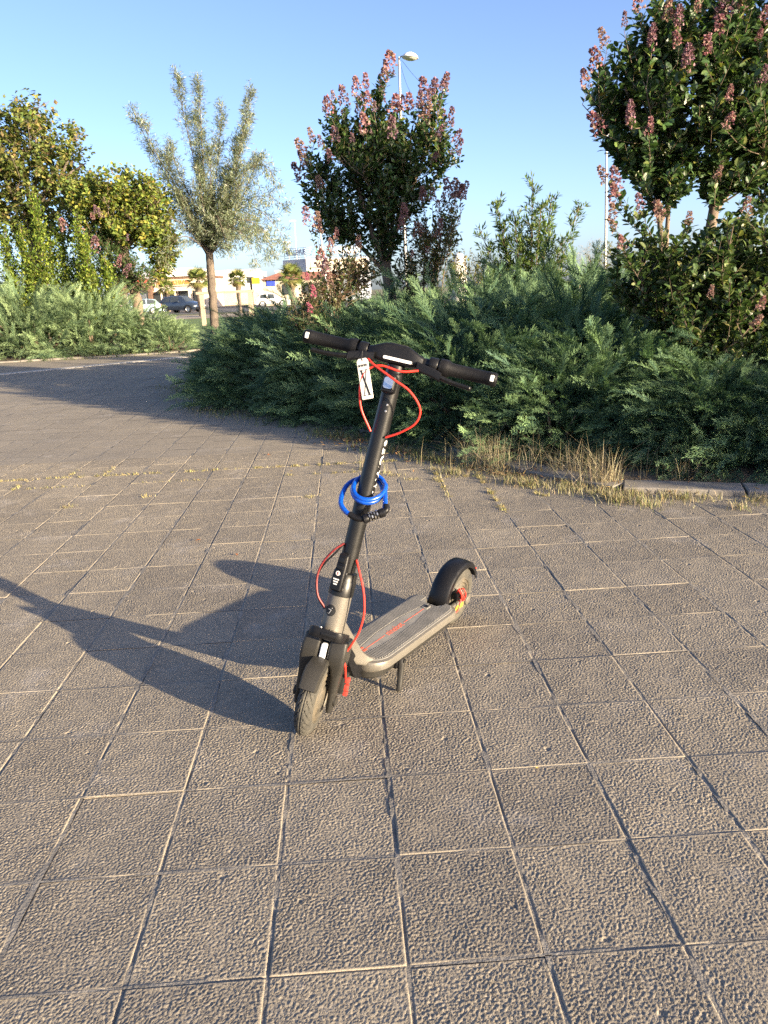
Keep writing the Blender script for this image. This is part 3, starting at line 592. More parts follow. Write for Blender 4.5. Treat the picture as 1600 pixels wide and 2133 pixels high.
# upright young shrubs with narrow leaves (plumes)
def plume(pl, P, r0, twigs, tl, n=7, lean=.6):
    Q = np.array(spline([np.array(p, float) - pl.base for p in P], n)); m = len(Q); pl.wood.tube(list(Q), list(np.linspace(r0, .004, m)), 5)
    for u in pl.r.random(twigs) ** .9 * .96 + .03:
        f = u * (m - 1); i = min(int(f), m - 2); a = Q[i] + (Q[i + 1] - Q[i]) * (f - i); tan = unit(Q[i + 1] - Q[i]); rad = unit(np.cross(tan, pl.r.normal(size=3)))
        e = tl * (1.15 - .75 * u) * (.6 + .8 * pl.r.random()); t_ = a + unit(tan * lean + rad * .55) * e; mid = (a + t_) / 2 + np.array([0, 0, .05 * e])
        pl.sh.append((a, mid, t_)); pl.wood.tube([a, t_], [.004, .0015], 3, caps=False)
t = Plant('forsythia_shrub', (2.5, 13, .02), 'upright narrow leaved shrub with tall separate shoots standing behind the junipers', 'shrub', 26)
for (x, y, z) in [(2.53, 13, 2.95), (1.93, 12.9, 2.66), (3.27, 13, 2.52), (2.85, 13.1, 2.66), (2.2, 12.8, 2.45), (1.68, 13, 2.28), (2.75, 12.8, 2.2), (3.0, 12.9, 2.05), (2.4, 13.3, 2.3), (2.05, 13, 2.2), (2.6, 12.7, 2.5)]:
    plume(t, [(2.5, 13, .1), (2.5 + (x - 2.5) * .45, 13 + (y - 13) * .5, z * .5), (x, y, z)], .014, 85, .28)
t.leaves(85, .088, .26, LEAF4, ((.06, .11, .035), (.09, .15, .045), (.14, .19, .055)), None, t0=.05, fwd=.9, up=.3); t.finish('twig_wood', 'soft_leaf')
t = Plant('forsythia_shrub', (1.05, 12.2, .02), 'single slim leafy shoot standing beside the salmon flowered shrub', 'shrub', 27)
plume(t, [(1.05, 12.2, .1), (1.0, 12.2, 1.2), (1.2, 12.2, 2.25)], .012, 60, .2); plume(t, [(1.05, 12.2, .1), (.95, 12.2, 1.1), (.98, 12.2, 1.85)], .012, 22, .2)
t.leaves(55, .07, .26, LEAF4, ((.05, .085, .03), (.085, .125, .04), (.14, .17, .05)), None, t0=.05, fwd=.9, up=.3); t.finish('twig_wood', 'soft_leaf')
# low yellowing and bare shrubs further back
def bush(name, base, E, label, seed, cols, n, leaf=.06, wid=.5, twig=8, lm='soft_leaf', per=30, T=LEAF4, maxlen=.6):
    t = Plant(name, base, label, 'shrub', seed)
    for k in range(twig):
        e = E[k % len(E)]; a = k * 2.4; t.limb([base, (base[0] + (e[0] - base[0]) * .5, e[1], e[2] * .5), (e[0] + .6 * e[3] * math.cos(a), e[1] + .5 * e[4] * math.sin(a), e[2] + .5 * e[5] * math.sin(a * 1.7))], .02, .006, 5)
    t.branches(E, max(10, n // 10), .005); t.shoots(E, n, maxlen=maxlen); t.leaves(per, leaf, wid, T, cols, None, t0=.1); return t.finish('twig_wood', lm)
bush('low_shrub', (1.75, 15, .02), [(1.65, 15, 1.75, .42, .4, .34), (2.1, 15, 1.6, .4, .4, .3)], 'low yellow green shrub between the salmon flowers and the upright shrub', 61, ((.16, .17, .04), (.22, .2, .05), (.10, .12, .04)), 130)
bush('low_shrub', (4.9, 16, .02), [(4.7, 16, 1.75, .7, .5, .45), (5.4, 16, 1.6, .6, .5, .4)], 'drooping yellow green shrub in front of the right hand lamp post', 62, ((.13, .16, .045), (.18, .18, .05), (.08, .11, .04)), 200)
bush('bare_shrub', (16.2, 60, 0), [(16.2, 60, 3.2, 1.6, 1.5, 1.3)], 'distant straw coloured bare tree beyond the right lamp post', 63, ((.38, .30, .2), (.3, .24, .16)), 200, leaf=.16, wid=.12, per=10, maxlen=1.6)

# ---- willow with ascending silvery plumes
t = Plant('willow_tree', (-5.05, 25, 0), 'silvery willow with long feathery upright branches behind the path', 'tree', 28)
t.limb([(-5.05, 25, -.05), (-5.0, 25, 1.6), (-4.97, 25, 2.65)], .135, .115, 10); t.limb([(-4.97, 25, 2.5), (-4.85, 25, 3.4), (-4.7, 25, 4.6)], .08, .04); t.limb([(-4.97, 25, 2.5), (-5.3, 25, 3.3), (-5.55, 25, 4.4)], .07, .03)
W0 = (-4.95, 25, 2.6)
for (x, y, z, k, tw) in [(-5.40, 25, 7.55, .3, 95), (-5.05, 25.4, 6.5, .3, 70), (-4.80, 24.9, 7.40, .3, 100), (-4.2, 25, 6.75, .4, 85), (-3.30, 25, 7.10, .45, 100), (-3.45, 24.6, 6.2, .5, 80), (-3.9, 25.5, 5.9, .4, 75), (-6.80, 25, 6.75, .45, 85), (-6.45, 24.7, 6.3, .4, 70), (-6.1, 25.3, 5.6, .4, 70),
                         (-3.25, 25, 5.3, .5, 70), (-5.7, 24.6, 5.6, .35, 70), (-4.5, 24.4, 5.5, .35, 75), (-4.9, 24.3, 4.9, .3, 70), (-4.1, 24.5, 4.6, .5, 75), (-5.6, 24.5, 4.3, .4, 60), (-4.4, 25.6, 5.0, .4, 70), (-3.6, 24.4, 4.9, .5, 70)]:
    plume(t, [W0, (W0[0] + (x - W0[0]) * k, W0[1] + (y - 25) * .4, W0[2] + (z - W0[2]) * .42), (W0[0] + (x - W0[0]) * .82, y, W0[2] + (z - W0[2]) * .78), (x, y, z)], .024, int(tw * .95), .54, lean=.95)
for (P, tw) in [([W0, (-4.0, 25, 3.9), (-3.2, 24.9, 4.2), (-2.45, 24.8, 3.85)], 75), ([W0, (-4.1, 24.6, 3.5), (-3.3, 24.4, 3.3), (-2.9, 24.3, 2.4)], 75), ([W0, (-4.3, 24.4, 3.3), (-3.7, 24.2, 3.0), (-3.4, 24.1, 2.2)], 60), ([W0, (-5.6, 24.6, 3.5), (-6.2, 24.5, 3.6), (-6.5, 24.5, 2.9)], 55), ([W0, (-5.4, 24.3, 3.1), (-5.9, 24.2, 2.9), (-6.2, 24.2, 2.3)], 45), ([W0, (-4.5, 25.5, 3.4), (-3.6, 25.6, 3.5), (-3.1, 25.6, 2.9)], 55), ([W0, (-4.6, 24.5, 3.6), (-4.4, 24.2, 3.4), (-4.2, 24.0, 2.5)], 55), ([W0, (-4.2, 25, 3.7), (-3.5, 25, 3.9), (-2.8, 25, 3.2), (-2.6, 25, 2.6)], 85), ([W0, (-4.2, 25.3, 3.3), (-3.6, 25.3, 3.2), (-3.2, 25.3, 2.2)], 75), ([W0, (-5.5, 25.2, 4.0), (-6.1, 25.2, 4.4), (-6.5, 25.2, 3.9)], 70), ([W0, (-4.3, 25, 4.3), (-3.5, 25, 5.0), (-3.0, 25, 5.0), (-2.8, 25, 4.4)], 80)]:
    plume(t, P, .02, int(tw * .8), .5, lean=.3)
t.leaves(82, .12, .16, LEAF2, ((.17, .205, .125), (.24, .275, .185), (.36, .385, .30), (.12, .15, .085)), (.32, .34, .2, .14), t0=.02, fwd=.8, up=-.2, jit=.15, spread=.03); t.finish('bark_rough', 'soft_leaf')

# ---- yellowing linden, big tree, clipped green shrub, flowering tree on the left
YL = ((.125, .18, .04), (.18, .235, .05), (.27, .28, .06), (.36, .31, .06), (.085, .125, .032))
E = [(-7.3, 24.5, 4.35, 1.05, 1.1, .85), (-6.5, 24.5, 4.1, .8, .9, .8), (-8.3, 24.7, 4.3, .7, .9, .9), (-6.9, 24.3, 3.4, 1.1, .9, .55), (-6.2, 24.5, 3.0, .55, .7, .6), (-7.9, 24.6, 3.4, .7, .8, .5), (-6.35, 24.8, 2.35, .42, .5, .4)]
t = Plant('linden_tree', (-7.22, 24.5, 0), 'yellowing linden with bare leaning trunk forked above the sunlit juniper', 'tree', 29)
t.limb([(-7.15, 24.5, -.05), (-7.22, 24.5, 1.4), (-7.38, 24.5, 2.2), (-7.4, 24.5, 2.95)], .17, .13, 10); t.limb([(-7.4, 24.5, 2.85), (-7.7, 24.5, 3.6), (-7.9, 24.5, 4.6)], .09, .03); t.limb([(-7.38, 24.5, 2.8), (-6.95, 24.45, 3.25), (-6.4, 24.4, 3.9), (-6.1, 24.4, 4.2)], .08, .02); t.limb([(-7.4, 24.5, 2.9), (-7.2, 24.6, 3.8), (-7.2, 24.6, 4.9)], .08, .02); t.limb([(-7.0, 24.45, 3.2), (-6.5, 24.4, 3.0), (-6.1, 24.4, 2.8)], .04, .015)
t.branches(E, 100, .012); t.shoots(E, 1300, .006, maxlen=.6); t.leaves(38, .115, .80, LEAF4, YL, (.26, .28, .2, .1, .16), t0=.1, up=-.1, spread=.04); t.finish('bark_smooth', 'soft_leaf')
E = [(-11.0, 27, 6.3, 1.5, 1.4, 1.2), (-10.5, 27, 7.3, .8, .8, .65), (-12.4, 27, 6.9, 1.2, 1.2, 1.0), (-9.6, 27, 6.4, .9, .9, .6), (-10.2, 27, 5.2, 1.5, 1.2, .8), (-12.5, 27, 5.2, 1.5, 1.2, 1.2), (-11, 26.8, 4.2, 2.0, 1.2, 1.0)]
t = Plant('catalpa_tree', (-11.2, 27, 0), 'tall thinning broadleaf tree with bare upper twigs behind the green shrub', 'tree', 30)
t.limb([(-11.2, 27, -.05), (-11.1, 27, 2.5), (-11.0, 27, 4.2)], .22, .16, 10)
for P in [[(-11, 27, 4.0), (-10.6, 27, 5.6), (-10.4, 27, 7.3)], [(-11, 27, 4.0), (-11.7, 27, 5.4), (-12.4, 27, 6.8)], [(-11, 27, 3.8), (-10, 26.9, 5.0), (-9.1, 26.9, 6.5)], [(-11, 27, 4.1), (-11.1, 27.2, 5.8), (-11.2, 27.2, 7.0)], [(-10.6, 27, 4.6), (-9.7, 26.8, 5.2), (-8.95, 26.8, 5.6)], [(-11.1, 27, 3.4), (-12.2, 26.9, 4.4), (-13, 26.9, 5.4)]]: t.limb(P, .09, .018)
t.branches(E, 150, .012); t.shoots(E, 1500, .006, maxlen=.7); t.leaves(33, .135, .8, LEAF4, ((.12, .16, .04), (.18, .215, .055), (.26, .24, .075), (.22, .16, .08), (.08, .11, .035)), (.3, .28, .16, .08, .18), t0=.15, up=-.15, spread=.05); t.finish('bark_rough', 'soft_leaf')
GS = ((.11, .17, .028), (.17, .23, .035), (.25, .29, .05), (.06, .10, .025))
t = Plant('privet_shrub', (-9.3, 23.4, .02), 'tall bright green shrub of upright leafy columns behind the sunlit juniper', 'shrub', 33)
for k, (x, z, w_) in enumerate([(-9.35, 4.45, .32), (-8.85, 3.95, .34), (-8.15, 3.85, .34), (-9.85, 3.7, .4), (-10.4, 3.6, .4), (-8.05, 3.2, .36), (-7.6, 2.7, .34), (-9.2, 3.3, .4), (-10.9, 3.9, .45), (-9.7, 2.9, .5), (-8.5, 2.8, .5), (-10.3, 2.6, .6), (-11.6, 3.4, .6), (-11.2, 2.5, .6)]):
    y = 23.3 + .25 * math.sin(k * 2.1); t.limb([(-9.3 + (x + 9.3) * .7, 23.4, 0), (x, y, z * .5), (x, y, z * .97)], .03, .008, 5)
    E = [(x, y, z * .55, w_, w_, z * .45), (x, y, z * .35, w_ * 1.3, w_ * 1.2, z * .33)]; t.shoots(E, 170, .004, upk=.1, maxlen=.35); t.shoots([(x, y, z * .80, w_ * .6, w_ * .6, z * .22)], 45, .004, upk=.1, maxlen=.3)
t.leaves(60, .085, .55, LEAF4, GS, (.36, .34, .14, .16), t0=0, up=.5, spread=.05); t.finish('twig_wood', 'soft_leaf')
E = [(-7.9, 24.0, 3.0, .6, .5, .55), (-7.45, 24.0, 2.4, .7, .5, .6), (-6.9, 24.0, 2.1, .5, .4, .5), (-8.0, 23.9, 2.2, .6, .4, .5)]
t = Plant('crape_myrtle_shrub', (-7.6, 24.0, .02), 'dark leaved crape myrtle with a few pink flower heads beside the leaning linden trunk', 'shrub', 34)
for k in range(8): t.limb([(-7.6, 24, 0), (-7.6 + .2 * math.cos(k), 24, 1.2), (E[k % 4][0] + .3 * math.cos(2 * k), 24 + .2 * math.sin(k), E[k % 4][2] + .3)], .03, .008, 5)
t.branches(E, 50, .006); t.shoots(E, 520, .004, maxlen=.45); t.leaves(48, .08, .55, LEAF4, CM, CMW, t0=.1)
panicles(t, [(-7.72, 23.5, 3.72), (-7.6, 23.5, 3.62), (-7.85, 23.5, 3.6), (-8.1, 23.4, 3.15), (-8.55, 23.2, 3.3), (-7.85, 23.4, 2.75), (-7.0, 23.6, 3.0), (-7.2, 23.6, 2.1), (-7.4, 23.6, 2.3)], .34, (2, 0, 1, 5), (-7.7, 24, 2.2)); t.finish('twig_wood', 'broad_leaf')
# ------------------------------------------------------------ electric scooter
mat('grey_alloy', (0.155, 0.143, 0.122), .42, metal=.3, var=.07, scale=9, bump=.0004, bscale=180)
mat('gunmetal_plastic', (0.028, 0.0265, 0.0235), .40, metal=.0, spec=.32, var=.12, scale=14, bump=.0003, bscale=220)
mat('black_paint', (0.008, 0.008, 0.008), .38, spec=.4, var=.2, scale=12, bump=.0002, bscale=260)
mat('black_plastic', (0.008, 0.008, 0.009), .4, spec=.28, var=.2, scale=16, bump=.0003, bscale=240)
mat('grip_rubber', (0.008, 0.008, 0.009), .5, spec=.2, var=.2, scale=30, bump=.0006, bscale=420)
mat('deck_rubber', (0.13, 0.127, 0.12), .8, var=.15, scale=11, bump=.0004, bscale=200, col2=(0.19, 0.18, 0.165))
mat('deck_strip', (0.115, 0.112, 0.108), .7, scale=14, col2=(0.20, 0.19, 0.17), bump=.0004, bscale=120)
mat('dusty_tyre', (0.034, 0.033, 0.029), .85, scale=16, col2=(0.085, 0.078, 0.062), bump=.0006, bscale=300)
mat('hub_metal', (0.05, 0.047, 0.04), .6, scale=20, col2=(0.12, 0.10, 0.07), bump=.0004, bscale=150)
mat('muddy_rim', (0.17, 0.13, 0.075), .8, scale=18, col2=(0.085, 0.07, 0.05), bump=.0008, bscale=150)
mat('red_cable', (0.62, 0.035, 0.022), .42, var=.08, scale=20)
mat('dark_red_cable', (0.14, 0.012, 0.012), .5, var=.2, scale=20)
mat('red_plastic', (0.58, 0.045, 0.03), .4, var=.12, scale=40)
mat('red_print', (0.52, 0.10, 0.05), .6, var=.15, scale=60)
mat('white_lens', (0.78, 0.78, 0.76), .16, var=.04, scale=60, coat=.5)
mat('chrome_lens', (0.55, 0.58, 0.62), .07, metal=.85, var=.15, scale=30)
mat('mirror_reflector', (0.74, 0.76, 0.80), .14, metal=.25, var=.1, scale=90, coat=.6)
mat('white_print', (0.72, 0.71, 0.68), .6, var=.05, scale=60)
mat('yellow_label', (0.66, 0.40, 0.035), .6, var=.1, scale=60)
mat('black_print', (0.014, 0.014, 0.014), .6, var=.1, scale=40)
mat('steel', (0.46, 0.44, 0.41), .3, metal=.9, var=.15, scale=40)
AL, PH, DE = R(16.5), R(8.8), R(20)
scooter = empty('electric_scooter', (-.007, 2.701, 0), (-PH, 0, -2.1697), label='black and grey electric kick scooter with red cables parked on its kickstand', cat='scooter')
XF, RW = .4837, .133
_st = np.array([-math.sin(AL), 0, math.cos(AL)]); _fw = np.array([math.cos(AL), 0, math.sin(AL)]); _lf = np.array([0, 1.0, 0])
_bar = math.cos(DE) * _lf - math.sin(DE) * _fw; _fs = math.cos(DE) * _fw + math.sin(DE) * _lf
_O = np.array([XF - .027, 0, .133])
S = lambda p: _O + _fs * p[0] + _bar * p[1] + _st * p[2]            # (forward, left, along the stem) of the steered part
HD = lambda p: _O + _fw * p[0] + _lf * p[1] + _st * p[2]            # same axes without steering
W3 = lambda p: (Matrix.Translation(scooter.location) @ scooter.rotation_euler.to_matrix().to_4x4()) @ Vector(p)
def sp(name, mb, m, parent=scooter, smooth=True, **kw): return mb.build(name, m, parent, smooth=smooth, **kw)
def tyre(tf, half=.028):
    """tyre with diagonal grooves cut into the tread; axis = y of tf"""
    NT, NP = 260, 30; V = []; F = []
    for i in range(NT):
        th = 2 * math.pi * i / NT
        for j in range(NP + 1):
            q = -1 + 2 * j / NP; ang = q * R(118); y = half * math.sin(ang) / math.sin(R(90)) * 1.02; rr = RW - .034 + .034 * math.cos(ang)
            v = abs(math.degrees(ang)); ph_ = (th * 26 / (2 * math.pi) + (1 if q > 0 else -1) * 0 + v / 34.0) % 1.0
            if 8 < v < 66 and ph_ < .17: rr -= .0048
            if v < 3.4: rr -= .0026
            V.append(tf((rr * math.cos(th), y, rr * math.sin(th))))
    for i in range(NT):
        for j in range(NP):
            a = i * (NP + 1) + j; b = ((i + 1) % NT) * (NP + 1) + j; F.append((a, b, b + 1, a + 1))
    m = MB(); m.V = [tuple(v) for v in V]; m.Fc = F; return m
def wheel(name, tf):
    root = MB(tf).lathe([(-.024, .072), (-.027, .090), (-.018, .094), (.018, .094), (.027, .090), (.024, .072)], (0, 0, 0), (0, 1, 0), 48)
    rim = root.build(name, 'muddy_rim', scooter, smooth=True)
    sp('tyre', tyre(tf), 'dusty_tyre', rim)
    hub = MB(tf)
    for s in (-1, 1):
        prof = [(s * .026, .088), (s * .030, .080), (s * .024, .076), (s * .029, .066), (s * .023, .060), (s * .030, .050), (s * .024, .045), (s * .032, .036), (s * .034, .020), (s * .034, .0)]
        hub.lathe(prof, (0, 0, 0), (0, 1, 0), 40)
    sp('hub_motor', hub, 'hub_metal', rim)
    for s in (-1, 1):
        for rr in (.082, .063, .047): sp('dust_ring', MB(tf).lathe([(s * .0255, rr - .004), (s * .0325, rr - .002), (s * .0325, rr + .002), (s * .0255, rr + .004)], (0, 0, 0), (0, 1, 0), 40), 'muddy_rim', rim)
        sp('axle_nut', MB(tf).lathe([(s * .034, .010), (s * .042, .010), (s * .042, 0)], (0, 0, 0), (0, 1, 0), 6), 'steel', rim, smooth=False); return rim
# front wheel hangs in the steered fork; its height is set so that the tyre meets the ground
_wz = -.007
for _ in range(3):
    ctr = S((.026, 0, _wz)); low = min(W3(ctr + RW * (math.cos(a) * _fs + math.sin(a) * _st)).z for a in np.linspace(0, 6.283, 240)); _wz -= (low - .0015)
ctr = S((.026, 0, _wz)); wheel('front_wheel', lambda p: ctr + _fs * p[0] + _bar * p[1] + _st * p[2])
rc = np.array([-XF, 0, RW + .002]); wheel('rear_wheel', lambda p: rc + np.array(p))
def rrect(x0, x1, y0, y1, r, n=4):
    P = []
    for cx, cy, a in ((x1 - r, y1 - r, 0), (x0 + r, y1 - r, 90), (x0 + r, y0 + r, 180), (x1 - r, y0 + r, 270)):
        for k in range(n + 1): w = R(a + 90 * k / n); P.append((cx + r * math.cos(w), cy + r * math.sin(w)))
    return P
# fork covers
for s in (1, -1):
    secs = []
    for (w, vi, vo, ub, uf) in [(-.055, .046, .064, -.016, .018), (-.03, .044, .067, -.022, .026), (.03, .042, .069, -.024, .036), (.075, .040, .071, -.03, .044), (.105, .030, .074, -.034, .052), (.125, .015, .075, -.036, .058), (.165, .014, .075, -.036, .058), (.195, .014, .072, -.036, .052)]:
        secs.append([S((u, s * v, w)) for u, v in rrect(ub, uf, vi, vo, .012)])
    sp('fork_leg', MB().loft(secs), 'gunmetal_plastic', auto=50)
    sp('axle_cap', MB(S).lathe([(0, .017), (.006, .017), (.009, .012), (.009, 0)], (.008, s * .066, -.012), (0, s, 0), 20), 'gunmetal_plastic')
sp('fork_core', MB(S).bbox((.0, 0, .165), (.028, .016, .05), .005), 'black_plastic')
sp('front_reflector', MB(S).loft([[(u, v, w) for u, v in rrect(.040, .0575 - e, -.0105 + e, .0105 - e, .004)] for w, e in ((.118, .004), (.122, 0), (.176, 0), (.180, .004))]), 'mirror_reflector', auto=30)
# front fender: short curved guard over the tyre
secs = []
for a in np.linspace(24, 76, 9):
    r_ = .141 + .006 * math.sin(R((a - 24) * 3.4)); hw = .034 - .004 * abs((a - 55) / 30); row = []
    for (v, dr) in [(-hw, -.012), (-hw * .8, .001), (0, .005), (hw * .8, .001), (hw, -.012), (hw * .9, -.014), (0, -.001), (-hw * .9, -.014)]: row.append(ctr + _bar * v + (r_ + dr) * (math.cos(R(a)) * _fs + math.sin(R(a)) * _st))
    secs.append(row)
sp('front_fender', MB().loft(secs), 'gunmetal_plastic', auto=50)
# crown bracket with bolts and slot
cb = MB(S); cb.loft([[(u, v, w + .25 * u) for u, v in rrect(-.045, .084, -.060, .060, .030, 6)] for w in (.180, .212)])
crown = sp('fork_crown', cb, 'black_plastic', auto=40, bevel=.004)
for v in (-.024, .008): sp('bolt', MB(S).lathe([(0, .005), (.003, .005), (.003, .003), (.001, .003), (.001, 0)], (.062, v, .2285), (-.24, 0, .97), 12), 'steel' if v < 0 else 'black_paint', crown)
sp('slot', MB(S).bbox((.0845, .012, .217), (.002, .026, .006), .0015), 'black_paint', crown)
# head tube, neck, collar, stem
ht = sp('head_tube', MB(HD).lathe([(.200, .036), (.204, .040), (.34, .0385), (.344, .034)], (0, 0, 0), (0, 0, 1), 36), 'grey_alloy', auto=40)
_ba = math.radians(2); badge_d = np.array([math.cos(_ba), math.sin(_ba), 0])
bd = MB(HD)
def wrap(th, w, r=.0403): return (r * math.cos(th), r * math.sin(th), w)
V = [wrap(_ba, .285)] + [wrap(_ba + .019 / .0403 * math.cos(a) * 1.0, .285 + .019 * math.sin(a)) for a in np.linspace(0, 2 * math.pi, 33)[:-1]]
bd.add([], []); 
grid = []
for rr in (0.001, .006, .0125, .019):
    grid.append([wrap(_ba + rr / .0403 * math.cos(a), .285 + rr * math.sin(a)) for a in np.linspace(0, 2 * math.pi, 33)[:-1]])
bd.loft(grid, caps=False); badge = sp('badge', bd, 'black_print', ht)
def wrap_mark(pts, wd, name, parent):
    m = MB(HD)
    for (a, b) in zip(pts[:-1], pts[1:]):
        a, b = np.array(a), np.array(b); n_ = np.array([-(b - a)[1], (b - a)[0]]); n_ = n_ / np.linalg.norm(n_) * wd
        m.add([wrap(_ba + q[0] / .0403, .285 + q[1], .0408) for q in (a - n_, b - n_, b + n_, a + n_)], [(0, 1, 2, 3)])
    return sp(name, m, 'white_print', parent, smooth=False)
wrap_mark([(-.0075, .003), (.0035, .003), (-.0015, -.011), (-.006, -.011)], .0007, 'emblem', badge); wrap_mark([(.0045, .009), (.0065, .009)], .001, 'emblem', badge)
sp('stem_collar', MB(S).lathe([(.335, .036), (.337, .0415), (.385, .0415), (.388, .039), (.412, .039), (.416, .029)], (0, 0, 0), (0, 0, 1), 36), 'black_paint', auto=40)
stem = sp('stem', MB(S).lathe([(.40, .0285), (1.03, .0272), (1.045, .0285), (1.09, .0285), (1.095, .02)], (0, 0, 0), (0, 0, 1), 36), 'black_paint', auto=40)
la = -R(14); LT = lambda p: S((p[0] * math.cos(la) - p[1] * math.sin(la), p[0] * math.sin(la) + p[1] * math.cos(la), p[2]))
lat = MB(LT); lat.loft([[(x, y, w) for x, y in rrect(.02, .02 + d, -hw, hw, .008)] for (w, d, hw) in ((.352, .026, .019), (.358, .034, .021), (.40, .034, .021), (.425, .028, .019), (.47, .026, .017), (.478, .016, .014))])
latch = sp('folding_latch', lat, 'black_plastic', auto=40)
sp('latch_button', MB(LT).bbox((.048, 0, .455), (.003, .012, .009), .002), 'black_paint', latch); sp('latch_button', MB(LT).bbox((.052, 0, .432), (.003, .013, .006), .002), 'black_paint', latch)
sp('warning_dot', MB(LT).lathe([(0, 0.0001), (.0008, .0075), (0, .0078)], (.0545, .0, .412), (1, 0, 0), 24), 'white_print', latch); sp('warning_dot', MB(LT).bbox((.0558, 0, .412), (.0004, .001, .0045), .0002), 'red_print', latch)
for k in range(3): sp('print_line', MB(LT).box((.0545, -.002, .392 - .008 * k), (.0006, .010 - .002 * k, .0022)), 'white_print', latch, smooth=False)
for (v, w) in ((.021, .415), (.021, .362)): sp('bolt', MB(LT).lathe([(0, .004), (.002, .004), (.002, 0)], (.038, v, w), (0, 1, 0), 10), 'steel', latch)
for w in (.965, .945): sp('bolt', MB(S).lathe([(0, .004), (.002, .0035), (.0025, 0)], (.0265, .006, w), (1, .2, 0), 10), 'steel', stem)
# brand lettering running down the left side of the stem
me = text_mesh('stem_lettering', 'SEGWAY', .046, 'white_print', .0, .001, 1.1)
for v in me.vertices:
    x, y = v.co.x, v.co.y; th = R(96) - y / .0285; q = S((.0289 * math.cos(th), .0289 * math.sin(th), .76 - x)); v.co = q
link('stem_lettering', me, stem)
# headlight
hl = sp('headlight', MB(S).loft([[(u, v, w) for u, v in rrect(.015, .058 - e, -.021 + e, .021 - e, .010)] for w, e in ((1.000, .006), (1.006, 0), (1.052, 0), (1.060, .006))]), 'black_plastic', auto=40)
sp('lens', MB(S).loft([[(.056, v, w) for v, w in rrect(-.016, .016, 1.012, 1.050, .009)], [(.063, v, w) for v, w in rrect(-.0145, .0145, 1.0135, 1.0485, .008)]]), 'chrome_lens', hl, auto=30)
# handlebar
HB = 1.118
hb = sp('handlebar', MB(S).tube([(.0, -.17, HB), (0, .17, HB)], .0165, 24), 'black_paint')
pod = MB(S)
pod.loft([[(u, v, HB + w) for u, w in rrect(-.026 + a, .034 - a, -.024 + b, .020 + c, .012)] for (v, a, b, c) in ((-.095, .010, .008, -.004), (-.080, .004, .003, .0), (-.055, 0, 0, .010), (-.040, 0, -.002, .016), (.030, 0, -.002, .016), (.045, 0, 0, .010), (.068, .004, .003, .0), (.082, .010, .008, -.004))])
podo = sp('display_pod', pod, 'black_plastic', auto=50)
sp('light_strip', MB(S).loft([[(.034, v, w) for v, w in rrect(-.042, .052, HB - .016, HB - .006, .005)], [(.0375, v, w) for v, w in rrect(-.041, .051, HB - .0155, HB - .0065, .0045)]]), 'white_lens', podo, auto=30)
sp('screen', MB(S).loft([[(u, v, HB + .0365) for u, v in rrect(-.018, .022, -.034, .026, .006)], [(u, v, HB + .0385) for u, v in rrect(-.017, .021, -.033, .025, .006)]]), 'black_print', podo, auto=30)
for s in (1, -1):
    g_ = sp('grip', MB(S).lathe([(0, .0265), (.012, .0275), (.026, .0265), (.036, .0205), (.15, .0205), (.152, .0215), (.176, .0215), (.181, .018), (.181, 0)], (0, s * .135, HB), (0, s, 0), 28), 'grip_rubber', auto=45)
    sp('turn_signal', MB(S).bbox((.0195, s * .302, HB + .001), (.0035, .0062, .010), .003), 'white_lens', g_, auto=40)
    sp('clamp', MB(S).lathe([(0, .0225), (.003, .0245), (.026, .0245), (.029, .0225)], (0, s * .100, HB), (0, s, 0), 24), 'black_plastic', hb, auto=40)
    br = MB(S); br.loft([[(.016 + e + a, s * v, HB + w) for a, w in rrect(0, .022, -.036 + dz, -.008 + dz, .006)] for (v, e, dz) in ((.070, .006, .006), (.085, .008, .002), (.125, .012, -.004), (.150, .014, -.012))])
    lev = sp('brake_bracket', br, 'black_plastic', auto=45)
    P = [(.038, s * .135, HB - .030), (.040, s * .165, HB - .036), (.038, s * .20, HB - .040), (.036, s * .25, HB - .041), (.038, s * .272, HB - .040)] if s < 0 else [(.038, s * .135, HB - .030), (.042, s * .165, HB - .038), (.046, s * .20, HB - .043), (.05, s * .235, HB - .046), (.053, s * .25, HB - .047)]
    sp('brake_lever', MB(S).tube(spline(P, 6), [.0115] * 10 + [.010] * 14 + [.0075], 12, flat=.7), 'black_paint', lev)
# cables
def cab(name, P, r_, m, tf=S): return sp(name, MB(tf).tube(spline(P, 10), r_, 10), m)
cab('brake_cable', [(.052, -.082, HB - .030), (.070, -.05, HB - .047), (.085, .02, HB - .075), (.080, .075, HB - .098), (.062, .115, HB - .14), (.05, .112, HB - .185), (.036, .07, HB - .225), (.026, .026, HB - .252)], .0035, 'red_cable')
cab('brake_cable', [(.050, .080, HB - .030), (.066, .03, HB - .045), (.068, -.035, HB - .042), (.064, -.075, HB - .066), (.058, -.086, HB - .11), (.045, -.070, HB - .18), (.026, -.026, HB - .245)], .0035, 'red_cable')
cab('cable_loop', [(.02, -.024, .505), (.03, -.050, .475), (.03, -.076, .425), (.03, -.082, .375), (.03, -.066, .32), (.022, -.036, .285)], .0036, 'dark_red_cable')
cab('cable_loop', [(.016, -.026, .50), (.024, -.044, .468), (.026, -.072, .42), (.026, -.083, .37), (.026, -.068, .318), (.02, -.036, .280)], .003, 'black_plastic')
cab('brake_cable', [(.018, .028, .462), (.035, .050, .43), (.045, .080, .375), (.045, .098, .31), (.04, .096, .245), (.035, .080, .19), (.03, .066, .15), (.02, .078, .11), (-.01, .082, .06), (-.02, .080, .02)], .0035, 'red_cable')
